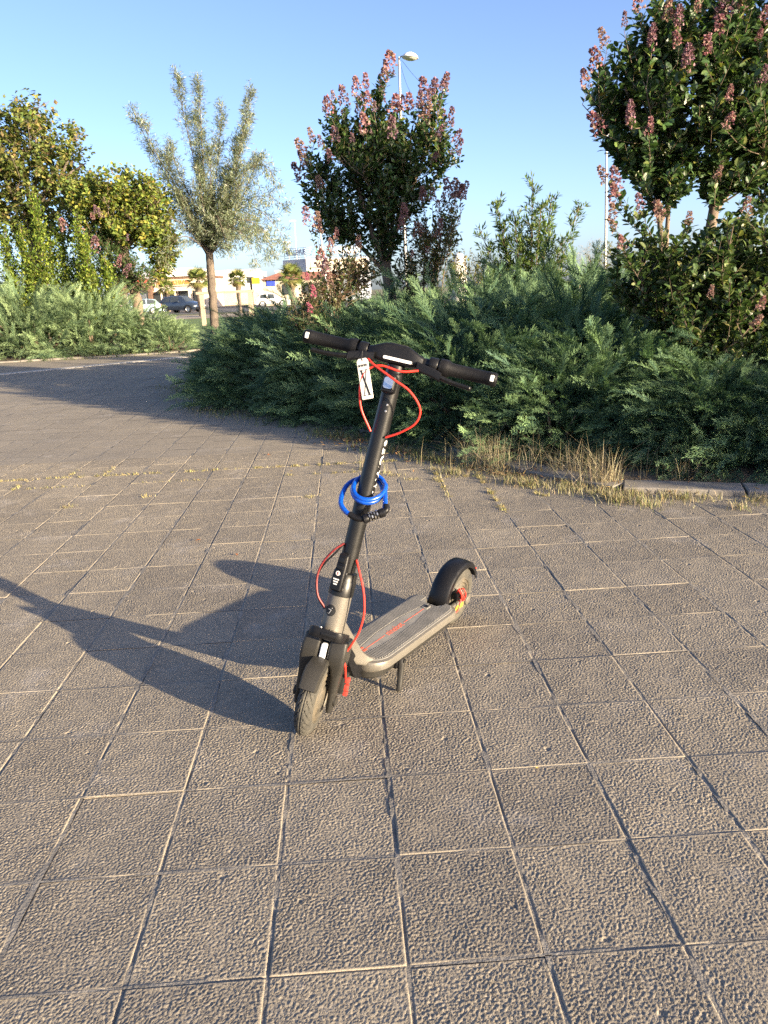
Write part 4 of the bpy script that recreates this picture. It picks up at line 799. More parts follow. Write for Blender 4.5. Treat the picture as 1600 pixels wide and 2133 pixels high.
# front brake caliper pieces behind the fork leg
fc = sp('brake_caliper', MB(S).bbox((-.025, .076, .045), (.022, .010, .034), .006), 'gunmetal_plastic', auto=40)
for k, (u, w, h_) in enumerate([(-.012, .062, .008), (-.016, .036, .010), (-.028, .012, .007)]): sp('caliper_clip', MB(S).bbox((u, .090, w), (.010, .007, h_), .002), 'red_plastic', fc, auto=40)
# neck and deck (not steered)
nk = []
for (x, z, hw, hh) in [(.405, .372, .026, .030), (.372, .330, .028, .034), (.315, .245, .031, .034), (.268, .185, .040, .026), (.235, .163, .058, .018), (.205, .156, .07, .012)]:
    d = np.array([.62, 0, .785]); n_ = np.array([.785, 0, -.62]) if x > .25 else np.array([.35, 0, -.93]); nk.append([np.array([x, 0, z]) + n_ * a + np.array([0, b, 0]) for a, b in rrect(-hh, hh, -hw, hw, .010)])
sp('neck', MB().loft(nk), 'grey_alloy', auto=45)
DZ, DW = .166, .106
def deck_outline(off=0.0, n=8):
    w = DW - off; P = []
    fr = .252 - off; rr_ = -.338 + off
    for k in range(n + 1): a = R(90 * k / n); P.append((fr - .085 + .085 * math.sin(a), -w + .07 - .07 * math.cos(a)))
    for k in range(n + 1): a = R(90 * k / n); P.append((fr - .085 + .085 * math.cos(a), w - .07 + .07 * math.sin(a)))
    for k in range(n + 1): a = R(90 * k / n); P.append((rr_ + .05 - .05 * math.sin(a), w - .035 + .035 * math.cos(a)))
    # concave notch round the rear fender
    for y in np.linspace(w - .05, -w + .05, 9): P.append((rr_ + .052 * math.exp(-(y / .036) ** 4) + .004, y))
    for k in range(n + 1): a = R(90 * k / n); P.append((rr_ + .05 - .05 * math.cos(a), -w + .035 - .035 * math.sin(a)))
    return P
o_, i_ = deck_outline(0), deck_outline(.010)
deck = sp('deck', MB().loft([[(x * .985 + .0, y * .90, DZ - .040) for x, y in o_], [(x, y, DZ - .030) for x, y in o_], [(x, y, DZ - .010) for x, y in o_], [(x, y, DZ - .002) for x, y in deck_outline(.003)], [(x, y, DZ) for x, y in deck_outline(.008)]]), 'grey_alloy', auto=40)
be = MB(); be.loft([[(x * .97 + .004, y * .86, z) for x, y in o_] if z > .1 else [(x * .88 + .012, y * .72, z) for x, y in o_] for z in (DZ - .041, .104, .088)]); sp('battery_case', be, 'gunmetal_plastic', auto=40)
sp('side_cover', MB().loft([[(x, y, z) for x, z in [(.372, .318), (.388, .300), (.292, .118), (.255, .098), (.205, .100), (.215, .150), (.262, .165)]] for y in (-.036, .036)]), 'black_plastic', auto=40, bevel=.004)
sp('rubber_mat', MB().loft([[(x, y, DZ + .0005) for x, y in deck_outline(.013)], [(x, y, DZ + .0025) for x, y in deck_outline(.014)]]), 'deck_rubber', deck, auto=40)
def strip_half(x):      # half width of the smooth centre strip along the deck
    return .018 + .016 * max(0, min(1, (x + .22) / .12)) * max(0, min(1, (.20 - x) / .14)) if x > -.262 else 0
ribs = MB(); x = .225
inside = lambda x, y: abs(y) < DW - .020 - max(0, (x - .165) / .085) ** 2 * .06 - max(0, (-.285 - x) / .05) ** 2 * .03
while x > -.318:
    for s in (1, -1):
        y0 = strip_half(x) + .003; y1 = y0
        while inside(x, y1 + .003) and y1 < DW: y1 += .003
        if x < -.268 and y0 < .045: y0 = .003 if x > -.275 else .046
        if y1 - y0 > .01: ribs.box((x, s * (y0 + y1) / 2, DZ + .0040), (.0027, (y1 - y0) / 2, .0022))
    x -= .0092
ro = sp('deck_ribs', ribs, 'deck_rubber', deck, smooth=False); ro['kind'] = 'stuff'
cs = MB(); xs = np.linspace(.205, -.258, 30); cs.loft([[(x, -strip_half(x), DZ + .0027) for x in xs] + [(x, strip_half(x), DZ + .0027) for x in xs[::-1]], [(x, -strip_half(x) + .001, DZ + .0036) for x in xs] + [(x, strip_half(x) - .001, DZ + .0036) for x in xs[::-1]]])
sp('centre_strip', cs, 'deck_strip', deck, auto=30)
for (a, b) in ((.175, .055), (-.075, -.225)): sp('red_line', MB().box(((a + b) / 2, 0, DZ + .0038), (abs(a - b) / 2, .0012, .0004)), 'red_print', deck, smooth=False)
me = text_mesh('deck_lettering', 'ninebot', .040, 'red_print', .0003, 0, 1.0)
for v in me.vertices: v.co = Vector((-v.co.x * .88 - .010, -v.co.y, DZ + .0041 + v.co.z))
link('deck_lettering', me, deck)
for y in (-.012, .004): sp('red_mark', MB().box((.190, y, DZ + .0043), (.011, .0045, .0004)), 'red_print', deck, smooth=False)
pt = sp('charge_port', MB().bbox((-.244, 0, DZ + .004), (.016, .013, .003), .002), 'deck_strip', deck, auto=40); sp('port_flap', MB().bbox((-.246, 0, DZ + .0072), (.010, .008, .0012), .0008), 'black_plastic', pt, auto=40)
# rear fender: deep curved guard, open behind
secs = []
for a in np.linspace(212, 20, 22):
    t_ = (212 - a) / 192.0; r_ = RW + .016 + .010 * math.sin(math.pi * t_); hw = .043 - .010 * t_ ** 3; drop = .032 - .012 * t_; row = []
    e = lambda rad: rc + np.array([-math.cos(R(180 - a)) * rad if False else math.cos(R(a)) * rad * -1.0, 0, math.sin(R(a)) * rad])
    for (v, dr) in [(-hw, -drop), (-hw, -.006), (-hw * .8, .001), (0, .004), (hw * .8, .001), (hw, -.006), (hw, -drop), (hw - .003, -drop), (hw - .003, -.008), (hw * .75, -.003), (0, -.001), (-hw * .75, -.003), (-hw + .003, -.008), (-hw + .003, -drop)]:
        q = e(r_ + dr); row.append((q[0], v, q[2]))
    secs.append(row)
secs = [s_ for s_ in secs if min(p[2] for p in s_) > .115]
sp('rear_fender', MB().loft(secs), 'black_plastic', auto=50)
sp('tail_light', MB().bbox((-XF - .150, 0, .205), (.004, .018, .014), .003), 'red_plastic', auto=40)
# rear axle arm, caliper and coiled red cable on the left side
arm = sp('swing_arm', MB().bbox((-.425, .052, .128), (.10, .008, .020), .006), 'grey_alloy', auto=40); sp('axle_cap', MB().lathe([(0, .022), (.010, .020), (.014, .012), (.014, 0)], (-XF, .058, RW), (0, 1, 0), 22), 'grey_alloy', arm)
sp('warning_label', MB().bbox((-.420, .0612, .126), (.034, .0008, .010), .0004), 'yellow_label', arm)
sp('swing_arm', MB().bbox((-.425, -.052, .128), (.10, .008, .020), .006), 'grey_alloy', auto=40)
rcq = sp('brake_caliper', MB().bbox((-.420, .048, .176), (.024, .013, .017), .006), 'black_plastic', auto=40)
for k in range(4): sp('cable_coil', MB().tube([(-.405 - .012 * k + .006 * math.sin(a), .062 + .012 * math.cos(a * 1.0 + k), .180 + .024 * math.sin(a)) for a in np.linspace(0, 6.283, 18)], .0028, 7), 'red_cable', rcq)
cab('brake_cable', [(-.325, .075, .105), (-.345, .074, .115), (-.385, .075, .135), (-.405, .072, .165), (-.415, .068, .19)], .0032, 'red_cable', None)
# kickstand (its foot is on the paving, so the local foot height allows for the lean)
foot = scooter.rotation_euler.to_matrix().inverted() @ (Vector((.026, 2.520, .004)) - scooter.location)
ks = sp('kickstand', MB().tube([np.array([.098, .106, .134]) * (1 - q) + np.array(foot) * q for q in (0, .04, .14, .3, .55, .8, .93, 1)], [.011, .0150, .0145, .0125, .0112, .0105, .0112, .0100], 12, flat=.7), 'gunmetal_plastic')
sp('pivot_bolt', MB().lathe([(0, .0085), (.003, .0085), (.003, .004), (.0015, .004), (.0015, 0)], (.098, .117, .128), (0, 1, 0), 14), 'black_paint', ks); sp('stand_mount', MB().bbox((.098, .080, .112), (.026, .022, .014), .005), 'black_plastic', auto=40)

# ------------------------------------------------------------ blue cable lock wound round the stem, tag on the bar
mat('blue_vinyl', (0.003, 0.062, 0.40), .26, var=.22, scale=120, coat=.7, bump=.0003, bscale=300)
M_sc = Matrix.Translation(scooter.location) @ scooter.rotation_euler.to_matrix().to_4x4()
lo = np.array(M_sc @ Vector(S((0, 0, .66)))); lock = empty('cable_lock', tuple(lo), label='blue coiled cable lock with black combination dials hung round the scooter stem', cat='lock')
SW = lambda p: np.array(M_sc @ Vector(S(p))) - lo
def ring(a, rad, w, tilt, cu, cv): # a=0 towards the left side of the picture bar (-v), front = +u
    u = cu + rad * math.sin(a); v = cv - rad * math.cos(a); return (u, v, w - tilt * math.sin(a))
def turn(a0, a1, n, rad, w0, w1, tilt, cu, cv): return [ring(a, rad, w, tilt, cu, cv) for a, w in zip(np.linspace(R(a0), R(a1), n), np.linspace(w0, w1, n))]
P = [(.058, .084, .648), (.048, .080, .664)] + turn(190, 560, 20, .050, .696, .702, .038, .008, .010) + turn(575, 900, 18, .0485, .700, .688, .038, .008, .008) + turn(918, 1075, 9, .060, .686, .674, .042, .006, -.008) + [(.032, -.066, .650), (.056, -.056, .628), (.072, -.032, .612), (.078, -.012, .606)]
MB(SW).tube(spline(P, 4), .0080, 12).build('cable', 'blue_vinyl', lock, smooth=True)
A_, B_ = np.array([.080, .034, .606]), np.array([.066, .084, .640]); dv = (B_ - A_)
MB(SW).tube(spline([(.0765, -.018, .608), (.080, .008, .602), A_], 5), .0098, 14).build('sleeve', 'black_plastic', lock, smooth=True)
MB(SW).tube([A_ + dv * t for t in (-.10, -.04, .16, .20, .21, .76, .77, .80, 1.02, 1.10)], [.008, .0145, .0145, .013, .0125, .0125, .013, .0145, .0145, .009], 18).build('lock_body', 'black_plastic', lock, smooth=True)
tt, aa, bb = frame_from(dv)
for k in range(4):
    t = .225 + .135 * k; dial = MB(SW).tube([A_ + dv * t, A_ + dv * (t + .012), A_ + dv * (t + .098), A_ + dv * (t + .112)], [.0130, .0150, .0150, .0130], 18).build('dial', 'black_paint', lock, smooth=True)
    for j in range(7):
        a = j * .8976 + .35 * k; er = math.cos(a) * aa + math.sin(a) * bb; es = -math.sin(a) * aa + math.cos(a) * bb
        MB(SW).box(A_ + dv * (t + .055) + .0148 * er, (.0022, .0040, .0010), np.stack([tt, es, er], 1)).build('dial_mark', 'steel', dial)
MB(SW).tube(spline([B_, (.062, .090, .650), (.052, .084, .662)], 5), .0100, 14).build('sleeve', 'black_plastic', lock, smooth=True)

mat('card', (0.70, 0.67, 0.61), .7, var=.04, scale=20)
tp, bt = np.array(M_sc @ Vector(S((.066, -.098, HB - .034)))), np.array(M_sc @ Vector(S((.062, -.050, HB - .150))))
ax_y = unit(tp - bt); nrm = unit(np.array(M_sc.to_3x3() @ Vector(_fs)) * .9 + np.array([-.25, -.2, .1])); nrm = unit(nrm - ax_y * (nrm @ ax_y)); ax_x = np.cross(ax_y, nrm)
air = empty('scented_tag', tuple(tp), label='white card air freshener printed with a large black X hanging from the handlebar', cat='tag')
TG = lambda p: ax_x * p[0] + ax_y * p[1] + nrm * p[2]
CH = float(np.linalg.norm(tp - bt))
card_p = [(-.0125, 0), (.0125, 0), (.0185, -.008), (.0185, -.03), (.0172, -.033), (.0185, -.036), (.0172, -.039), (.0185, -.042), (.0185, -CH + .003), (.0155, -CH), (-.0155, -CH), (-.0185, -CH + .003), (-.0185, -.008)]
MB(TG).prism(card_p, -.0012, .0012).build('card', 'card', air)
MB(TG).lathe([(-.0016, .0024), (.0016, .0024), (.0016, .0014), (-.0016, .0014)], (0, -.005, 0), (0, 0, 1), 14, closed=True).build('eyelet', 'black_paint', air)
MB(TG).tube(spline([(0, -.005, .001), (.002, .004, .003), (.004, .016, -.004), (0, .026, -.016), (-.003, .012, -.012), (0, -.004, -.002)], 6), .0007, 6).build('string', 'black_print', air)
me = text_mesh('lettering', 'areon', .0145, 'black_print', .0002, .00035, .95)
for v in me.vertices: v.co = Vector(TG((v.co.x * .92 - .001, v.co.y - .0205, .0016)))
link('lettering', me, air)
xb = MB(TG); 
def bar2(a, b, w): 
    xb.add([(a[0] - w, a[1], .0016), (a[0] + w, a[1], .0016), (b[0] + w, b[1], .0016), (b[0] - w, b[1], .0016)], [(0, 1, 2, 3)])
yt, yb = -.036, -CH + .012
def ser(x, y, w): xb.add([(x - w, y - .0011, .00165), (x + w, y - .0011, .00165), (x + w, y + .0011, .00165), (x - w, y + .0011, .00165)], [(0, 1, 2, 3)])
bar2((-.0085, yt), (.0085, yb), .0030); xb.build('letter_stroke', 'black_print', air); xb = MB(TG)
bar2((.0085, yt), (-.0085, yb), .0011); xb.build('letter_stroke', 'black_print', air); xb = MB(TG)
ser(-.0085, yt, .0062); ser(.0085, yb, .0062); ser(.0088, yt, .0048); ser(-.0088, yb, .0048); xb.build('serif', 'black_print', air)
# ------------------------------------------------------------ dry grass, weeds in the joints, fallen leaves
def blades(name, roots, height, width, cols, r_, lean=.5, kind='stuff', label=None, cat=None, parent=None, curl=.6):
    n = len(roots); hgt = height * (1 + r_.normal(size=n) * .3).clip(.35, 1.8); a = r_.random(n) * 6.283; ln = np.abs(r_.normal(size=n)) * lean
    d = np.stack([np.cos(a), np.sin(a), 0 * a], -1); s = np.stack([-np.sin(a), np.cos(a), 0 * a], -1); w = width * (1 + r_.normal(size=n) * .25).clip(.5, 1.6)
    up = np.array([0, 0, 1.0]); z = lambda k: k[:, None]
    p0 = roots; p1 = roots + up * z(hgt * .5) + d * z(hgt * ln * .3); p2 = roots + up * z(hgt * (1 - .25 * ln * curl)) + d * z(hgt * ln)
    V = np.stack([p0 - s * z(w), p0 + s * z(w), p1 - s * z(w * .8), p1 + s * z(w * .8), p2], 1).reshape(-1, 3)
    F = (np.array([[0, 1, 3], [0, 3, 2], [2, 3, 4]])[None] + (np.arange(n) * 5)[:, None, None]).reshape(-1, 3)
    return link(name, npmesh(name, V, F, 'straw', tint=tints(r_, n, 5, cols, jit=.2)), parent, kind=kind, label=label, cat=cat)
rg = np.random.default_rng(77)
STRAW = ((.33, .285, .185), (.42, .37, .25), (.24, .20, .13), (.28, .26, .15)); GREENISH = ((.25, .25, .10), (.17, .20, .07), (.34, .30, .15))
def along(P, n, sig): 
    P = np.array(P, float); L_ = np.concatenate([[0], np.cumsum(np.linalg.norm(np.diff(P, axis=0), axis=1))]); s = rg.random(n) * L_[-1]
    q = np.stack([np.interp(s, L_, P[:, 0]), np.interp(s, L_, P[:, 1]), 0 * s], -1); q[:, :2] += rg.normal(size=(n, 2)) * sig; return q
def clumps(P, n, sig, k=5):
    """blades gathered into uneven tufts along a line"""
    c = along(P, k, .0); w = rg.random(k) ** 2 + .05; q = c[rg.choice(k, n, p=w / w.sum())]; q[:, :2] += rg.normal(size=(n, 2)) * sig * (.4 + 1.2 * rg.random((n, 1))); return q
# tall bleached stems at the foot of the junipers
R1 = np.concatenate([clumps([(.62, 6.35), (.85, 6.0), (1.15, 5.75), (1.6, 5.5)], 520, .085, 22), clumps([(1.38, 5.36), (1.62, 5.3)], 240, .05, 5), clumps([(1.75, 5.4), (2.2, 5.3)], 70, .06, 4)]); R1[:, 2] = .02
blades('tall_dry_grass', R1, .23, .0014, STRAW, rg, 1.0, label='tall bleached dry grass at the foot of the junipers by the kerb', cat='grass')
R2 = np.concatenate([clumps([(.3, 6.55), (.75, 5.95), (1.15, 5.45), (1.75, 4.95), (2.5, 4.72)], 1300, .06, 34), clumps([(.42, 6.0), (.9, 5.55), (1.5, 5.0)], 900, .06, 20), clumps([(1.5, 4.93), (1.75, 4.72)], 450, .06, 6), clumps([(2.15, 4.62), (2.9, 4.5)], 350, .04, 9)]); R2[:, 2] = .0
blades('dry_grass', R2, .05, .0018, STRAW + GREENISH, rg, .9, label='short dry yellow grass growing over the kerb edge', cat='grass')
R3 = np.concatenate([along([(-.1, 7.0), (.25, 6.7), (.5, 6.25)], 500, .09), along([(-3.4, 12.9), (-2.5, 10.9), (-1.9, 9.5), (-1.2, 8.8)], 1100, .16), along([(-.7, 7.95), (-.2, 7.4)], 500, .1), along([(-8, 20.3), (-5.3, 20.9)], 700, .25)]); R3[:, 2] = .0
blades('shaded_grass', R3, .06, .0025, GREENISH + ((.12, .15, .05),), rg, .8, label='thin greenish grass along the shaded edge of the juniper bed', cat='grass')
# weeds in the slab joints
def joint(i, j, along_row): 
    x, y = i * TW, j * TL; f = lambda x, y: (GO[0] + x * ca - y * sa, GO[1] + x * sa + y * ca)
    return [f(x, y), f(x + TW, y) if along_row else f(x, y + TL)]
RJ = []
for i in range(-10, 3): RJ.append(clumps(joint(i, 15, True), int(70 + 90 * rg.random()), .010, 9))
for i in range(-9, -3): RJ.append(along(joint(i, 14 + (i % 3 == 0), True), 40, .012))
for (i, j, n) in [(3, 12, 120), (3, 13, 160), (3, 11, 60), (4, 11, 190), (4, 12, 190), (4, 10, 160), (4, 13, 150), (5, 12, 130), (5, 11, 90), (-8, 14, 90), (-9, 13, 70), (-7, 15, 70), (-6, 15, 60)]: RJ.append(clumps(joint(i, j, False), n, .011, 8))
for (i, j, n) in [(3, 13, 90), (4, 13, 90), (5, 11, 60), (6, 11, 110), (5, 13, 80), (-1, 14, 70), (0, 14, 90), (1, 15, 80)]: RJ.append(clumps(joint(i, j, True), n, .012, 4))
for c in [(-.52, 5.35), (-.15, 6.15), (.02, 6.0), (.1, 5.9), (-2.25, 5.35), (-1.75, 5.55), (.22, 5.75), (.4, 5.7)]: RJ.append(np.array([c[0], c[1], 0]) + rg.normal(size=(45, 3)) * np.array([.03, .02, 0]))
RJ = np.concatenate(RJ); RJ[:, 2] = -.004
blades('joint_weed', RJ, .020, .0017, ((.40, .34, .16), (.47, .41, .22), (.28, .27, .11), (.34, .29, .14)), rg, 1.1, label='dry yellow weeds and moss lining the joints between the slabs', cat='weed')
RT = np.concatenate([np.array([-.16, 6.22, 0]) + rg.normal(size=(16, 3)) * [.015, .015, 0], np.array([.03, 6.0, 0]) + rg.normal(size=(10, 3)) * [.01, .01, 0], np.array([-.10, 6.12, 0]) + rg.normal(size=(10, 3)) * [.02, .02, 0]])
blades('grass_sprig', RT, .11, .0016, STRAW, rg, .5, label='thin dry grass sprigs sprouting from the joints behind the scooter', cat='grass')
# dry litter in front of the hedge
rl = np.random.default_rng(5); n = 900; P = np.concatenate([along([(-.55, 7.6), (.1, 6.9), (.6, 6.2)], 450, .12), along([(.7, 6.0), (1.5, 5.3), (2.6, 4.95)], 450, .10)]); P[:, 2] = .012 + rl.random(n) * .02
V, F = place(LEAF4, P, rl.normal(size=(n, 3)) * [1, 1, .3], rl.normal(size=(n, 3)) * .4 + [0, 0, 1], .03 + .03 * rl.random(n), .008 + .016 * rl.random(n))
link('leaf_litter', npmesh('leaf_litter', V, F, 'straw', tint=tints(rl, n, 5, ((.30, .17, .08), (.22, .14, .08), (.40, .28, .14)))), kind='stuff', label='brown needles and leaf litter along the foot of the junipers', cat='litter')
for k, (x, y, s_, c) in enumerate([(-1.13, 4.42, .032, 0), (-.83, 4.12, .022, 0), (-1.0, 6.9, .035, 0), (-.75, 6.2, .02, 1), (1.02, 1.43, .028, 1), (.43, 2.02, .013, 1), (-1.36, 2.17, .018, 1)]):
    V, F = place(LEAF10, np.array([[0, 0, .004]]), np.array([[math.cos(k * 2.), math.sin(k * 2.), .25]]), np.array([[.2, .1, 1.]]), np.array([s_]), np.array([s_ * .7]), np.array([s_ * 1.3]))
    link('fallen_leaf', npmesh('fallen_leaf', V, F, 'straw', tint=np.tile(((.42, .15, .05), (.50, .34, .10))[c], (len(V), 1))), None, (x, y, .001), group='fallen leaves on the slabs', cat='leaf', label=('curled orange brown leaf lying on the paving slabs', 'small dry yellow leaf lying on the paving slabs')[c])

# ------------------------------------------------------------ lamp posts
mat('galvanised', (0.36, 0.36, 0.36), .5, metal=.5, var=.12, scale=3)
mat('lamp_shell', (0.72, 0.70, 0.64), .4, var=.05, scale=6)
mat('lamp_glass', (0.55, 0.55, 0.52), .2, var=.05, scale=6)
def lamp_domed(base, h, label):
    o = empty('street_lamp', base, label=label, cat='street lamp')
    MB().tube([(0, 0, 0), (0, 0, h * .25), (0, 0, h)], [.085, .075, .045], 12).build('post', 'galvanised', o, smooth=True); MB().tube([(0, 0, 0), (0, 0, .5)], [.13, .12], 12).build('post_base', 'galvanised', o, smooth=True)
    MB().tube([(0, 0, h - .05), (.1, 0, h + .02), (.32, 0, h + .04)], .03, 8).build('arm', 'galvanised', o, smooth=True)
    hd = MB().lathe([(.20, .0), (.19, .10), (.14, .22), (.06, .31), (0, .34), (-.02, .33)], (.46, 0, h - .04), (0.1, 0, 1), 24).build('lamp_head', 'lamp_shell', o, smooth=True)
    MB().lathe([(0, .31), (-.05, .27), (-.09, .15), (-.10, 0)], (.46, 0, h - .045), (0.1, 0, 1), 20).build('lamp_glass', 'lamp_glass', hd, smooth=True)
    return o
l1 = lamp_domed((1.42, 36, 0), 10.55, 'tall grey street lamp with a single pale dome head behind the flowering tree')
for (P) in ([(.1, 0, 10.45), (.55, 0, 9.9), (1.3, 0, 9.15), (1.9, 0, 8.75)], [(.05, 0, 10.3), (.3, 0, 9.5), (.75, 0, 8.6), (1.0, 0, 8.1)]): MB().tube(spline(P, 6), .006, 4).build('loose_wire', 'black_plastic', l1)
o = empty('street_lamp', (15.95, 56, 0), label='slim street lamp with two small flat heads beside the large crape myrtle', cat='street lamp')
MB().tube([(0, 0, 0), (0, 0, 3), (-.2, 0, 10.5)], [.10, .09, .06], 10).build('post', 'galvanised', o, smooth=True)
for s in (-1, 1): MB().loft([[(-.2 + s * x, y * w_, 10.5 + z) for y, z in ((-1, 0), (1, 0), (.8, .11), (-.8, .11))] for x, w_ in ((.05, .06), (.2, .16), (.62, .18), (.72, .10))]).build('lamp_head', 'lamp_shell', o)
o = empty('lamp_post', (-3.05, 50, 0), label='plain grey mast with a thicker lower sleeve standing in front of the rooftop sign', cat='lamp post')
MB().tube([(.1, 0, 0), (.05, 0, 2.9)], .11, 10).build('sleeve', 'galvanised', o, smooth=True); MB().tube([(.05, 0, 2.9), (-.12, 0, 5.6), (-.15, 0, 6.6)], [.06, .055, .05], 10).build('mast', 'galvanised', o, smooth=True); MB().box((.03, -.1, 2.95), (.14, .1, .18)).build('junction_box', 'galvanised', o)
for (x, y, h, w_, lb) in ((-12.1, 130, 12.2, 1.0, 'thin distant lamp mast with one arm behind the rooftop sign'), (-13.1, 128, 9.0, 1.1, 'short distant forked lamp mast at the end of the rooftop sign')):
    o = empty('lamp_post', (x, y, 0), label=lb, cat='lamp post'); MB().tube([(0, 0, 0), (0, 0, h)], [.12, .07], 8).build('mast', 'galvanised', o, smooth=True); MB().box((-.25, 0, h), (w_ / 2, .12, .07)).build('lamp_head', 'lamp_shell', o)

# ------------------------------------------------------------ fan palms
leafmat('palm_leaf', .5, .25, .4)
def palm_frond(k):
    r_ = np.random.default_rng(900 + k); V, F = [], []; n = 17
    for i in range(n):
        a = R(-105 + 210 * i / (n - 1)); ln = .62 * (1 - .25 * abs(a) / R(105)) * (1 + r_.normal() * .06); d = np.array([math.cos(a), math.sin(a), 0]); s = np.array([-math.sin(a), math.cos(a), 0]); o = len(V)
        b = np.array([.55, 0, 0]); V += [b, b + d * ln * .5 - s * .035 + [0, 0, .01], b + d * ln * .5 + s * .035 + [0, 0, .01], b + d * ln + [0, 0, -.12 - .1 * r_.random()]]; F += [(o, o + 1, o + 2), (o + 1, o + 3, o + 2)]
    o = len(V); V += [np.array(q) for q in ((0, -.02, 0), (0, .02, 0), (.56, .012, .01), (.56, -.012, .01))]; F += [(o, o + 1, o + 2), (o, o + 2, o + 3)]
    return np.array(V), np.array(F)
PF = []
for k in range(6):
    V, F = palm_frond(k); c = ((.10, .14, .04), (.13, .17, .05), (.16, .18, .05), (.20, .19, .06), (.30, .24, .12), (.26, .2, .1))[k]; PF.append(npmesh('palm_frond', V, F, 'palm_leaf', tint=np.tile(c, (len(V), 1))))
def palm(base, h, s, seed, label):
    r_ = np.random.default_rng(seed); o = empty('fan_palm', base, label=label, cat='palm tree')
    m = MB(); P = [(0.03 * math.sin(k), 0, h * k / 9) for k in range(10)]; m.tube(P, [.16 * s, .15 * s, .14 * s, .15 * s, .16 * s, .18 * s, .2 * s, .22 * s, .23 * s, .14 * s], 10); m.build('trunk', 'bark_rough', o, smooth=True)
    for k in range(34):
        a = k * 2.4; e = R(78 - 128 * (k / 33) + r_.normal() * 6); dead = k > 27; f = PF[int(r_.integers(4, 6))] if dead else PF[int(r_.integers(0, 4))]
        link('frond', f, o, (0, 0, h - .03 * (k / 33)), (float(r_.normal() * .3), -e, a), (s * (.95 if not dead else .7),) * 3)
    return o
palm((-13.0, 60, 0), 2.55, 1.05, 1, 'bushy fan palm with thick shaggy trunk beside the willow trunk'); palm((-10.9, 65, 0), 2.55, .95, 2, 'small fan palm standing alone before the long white building')
palm((-21.6, 84.5, 0), 2.35, 1.05, 3, 'short dark fan palm rising behind the blue grey car'); palm((-5.6, 55, 0), 2.35, 1.05, 4, 'bright green fan palm in front of the rooftop sign building')
palm((-22.2, 72, 0), 2.6, 1.2, 5, 'yellowish fan palm half hidden behind the leaning linden trunk')

# ------------------------------------------------------------ buildings beyond the car park
mat('white_render', (0.58, 0.555, 0.515), .85, var=.06, scale=.6); mat('cream_render', (0.66, 0.56, 0.44), .85, var=.08, scale=.6); mat('grey_blue_wall', (0.34, 0.37, 0.43), .8, var=.06, scale=.5)
mat('brown_timber', (0.13, 0.075, 0.05), .8, var=.25, scale=2); mat('dark_glass', (0.03, 0.035, 0.04), .1, var=.2, scale=1); mat('roof_tile', (0.34, 0.14, 0.09), .85, var=.2, scale=3)
mat('sign_board', (0.50, 0.40, 0.28), .7, var=.05, scale=2); mat('sign_orange', (0.62, 0.24, 0.06), .5, var=.05, scale=2); mat('sign_red', (0.42, 0.08, 0.05), .5, var=.05, scale=2); mat('sign_blue', (0.03, 0.06, 0.45), .5, var=.1, scale=4); mat('sign_yellow', (0.80, 0.62, 0.02), .5, var=.05, scale=2)
mat('letter_grey', (0.26, 0.32, 0.42), .5, var=.05, scale=2); mat('letter_teal', (0.16, 0.50, 0.55), .5, var=.05, scale=2); mat('awning', (0.60, 0.54, 0.46), .8, var=.06, scale=2); mat('beige_panel', (0.46, 0.40, 0.31), .8, var=.1, scale=2)
def bxp(parent, name, m, x0, x1, y0, y1, z0, z1): return MB().box(((x0 + x1) / 2, (y0 + y1) / 2, (z0 + z1) / 2), (abs(x1 - x0) / 2, abs(y1 - y0) / 2, abs(z1 - z0) / 2)).build(name, m, parent)
def txt(parent, body, size, m, loc, sx=1.0, rz=0.0, bold=.02): 
    me = text_mesh('lettering', body, size, m, .05, bold, 1.05); return link('lettering', me, parent, loc, (R(90), 0, rz), (sx, 1, 1))
k_ = empty('kebab_shop', (-25.5, 105, 0), label='low cream kebab shop with orange lettered sign and awning beyond the parked cars', cat='building')
bxp(k_, 'wall', 'cream_render', -3.0, 4.4, 0, 8, 0, 3.9); bxp(k_, 'roof_fascia', 'white_render', -2.3, 2.6, -.6, 7, 4.0, 5.0); bxp(k_, 'roof_band', 'brown_timber', -2.4, 4.6, -.3, 8.2, 3.72, 4.0)
bd_ = bxp(k_, 'sign_board', 'sign_board', -2.7, 1.9, -.35, -.2, 2.85, 3.68); txt(bd_, 'ABBA KEBAB', .72, 'sign_orange', (-.35, -.42, 3.25), .98)
MB().loft([[(-1.7, y, z) for y, z in ((-.2, 2.75), (-1.5, 2.3), (-1.5, 2.22), (-.2, 2.68))], [(2.7, y, z) for y, z in ((-.2, 2.75), (-1.5, 2.3), (-1.5, 2.22), (-.2, 2.68))]]).build('awning', 'awning', k_)
for x in (-2.6, -.9, .9, 2.7): w_ = bxp(k_, 'window', 'dark_glass', x - .72, x + .72, -.06, .04, .4, 2.2); bxp(w_, 'window_frame', 'cream_render', x - .78, x + .78, -.08, -.062, 2.2, 2.3)
for x in (-1.75, 0, 1.8, 3.6): bxp(k_, 'pillar', 'cream_render', x - .09, x + .09, -1.45, -1.3, 0, 2.25)
k2 = empty('timber_shop', (-29.2, 104, 0), label='dark timber fronted shop with a small red sign strip beside the kebab shop', cat='building')
bxp(k2, 'wall', 'brown_timber', -3.5, .6, 0, 6, 0, 3.3); bxp(k2, 'roof', 'grey_blue_wall', -3.7, .9, -.3, 6.2, 3.9, 4.7); bxp(k2, 'roof_band', 'brown_timber', -3.6, .7, -.2, 6.1, 3.3, 3.9); bxp(k2, 'sign_strip', 'sign_red', -1.5, .3, -.3, -.22, 3.42, 3.72)
for x in (-2.7, -1.5, -.3): bxp(k2, 'window', 'dark_glass', x - .45, x + .45, -.06, .02, .3, 2.7)
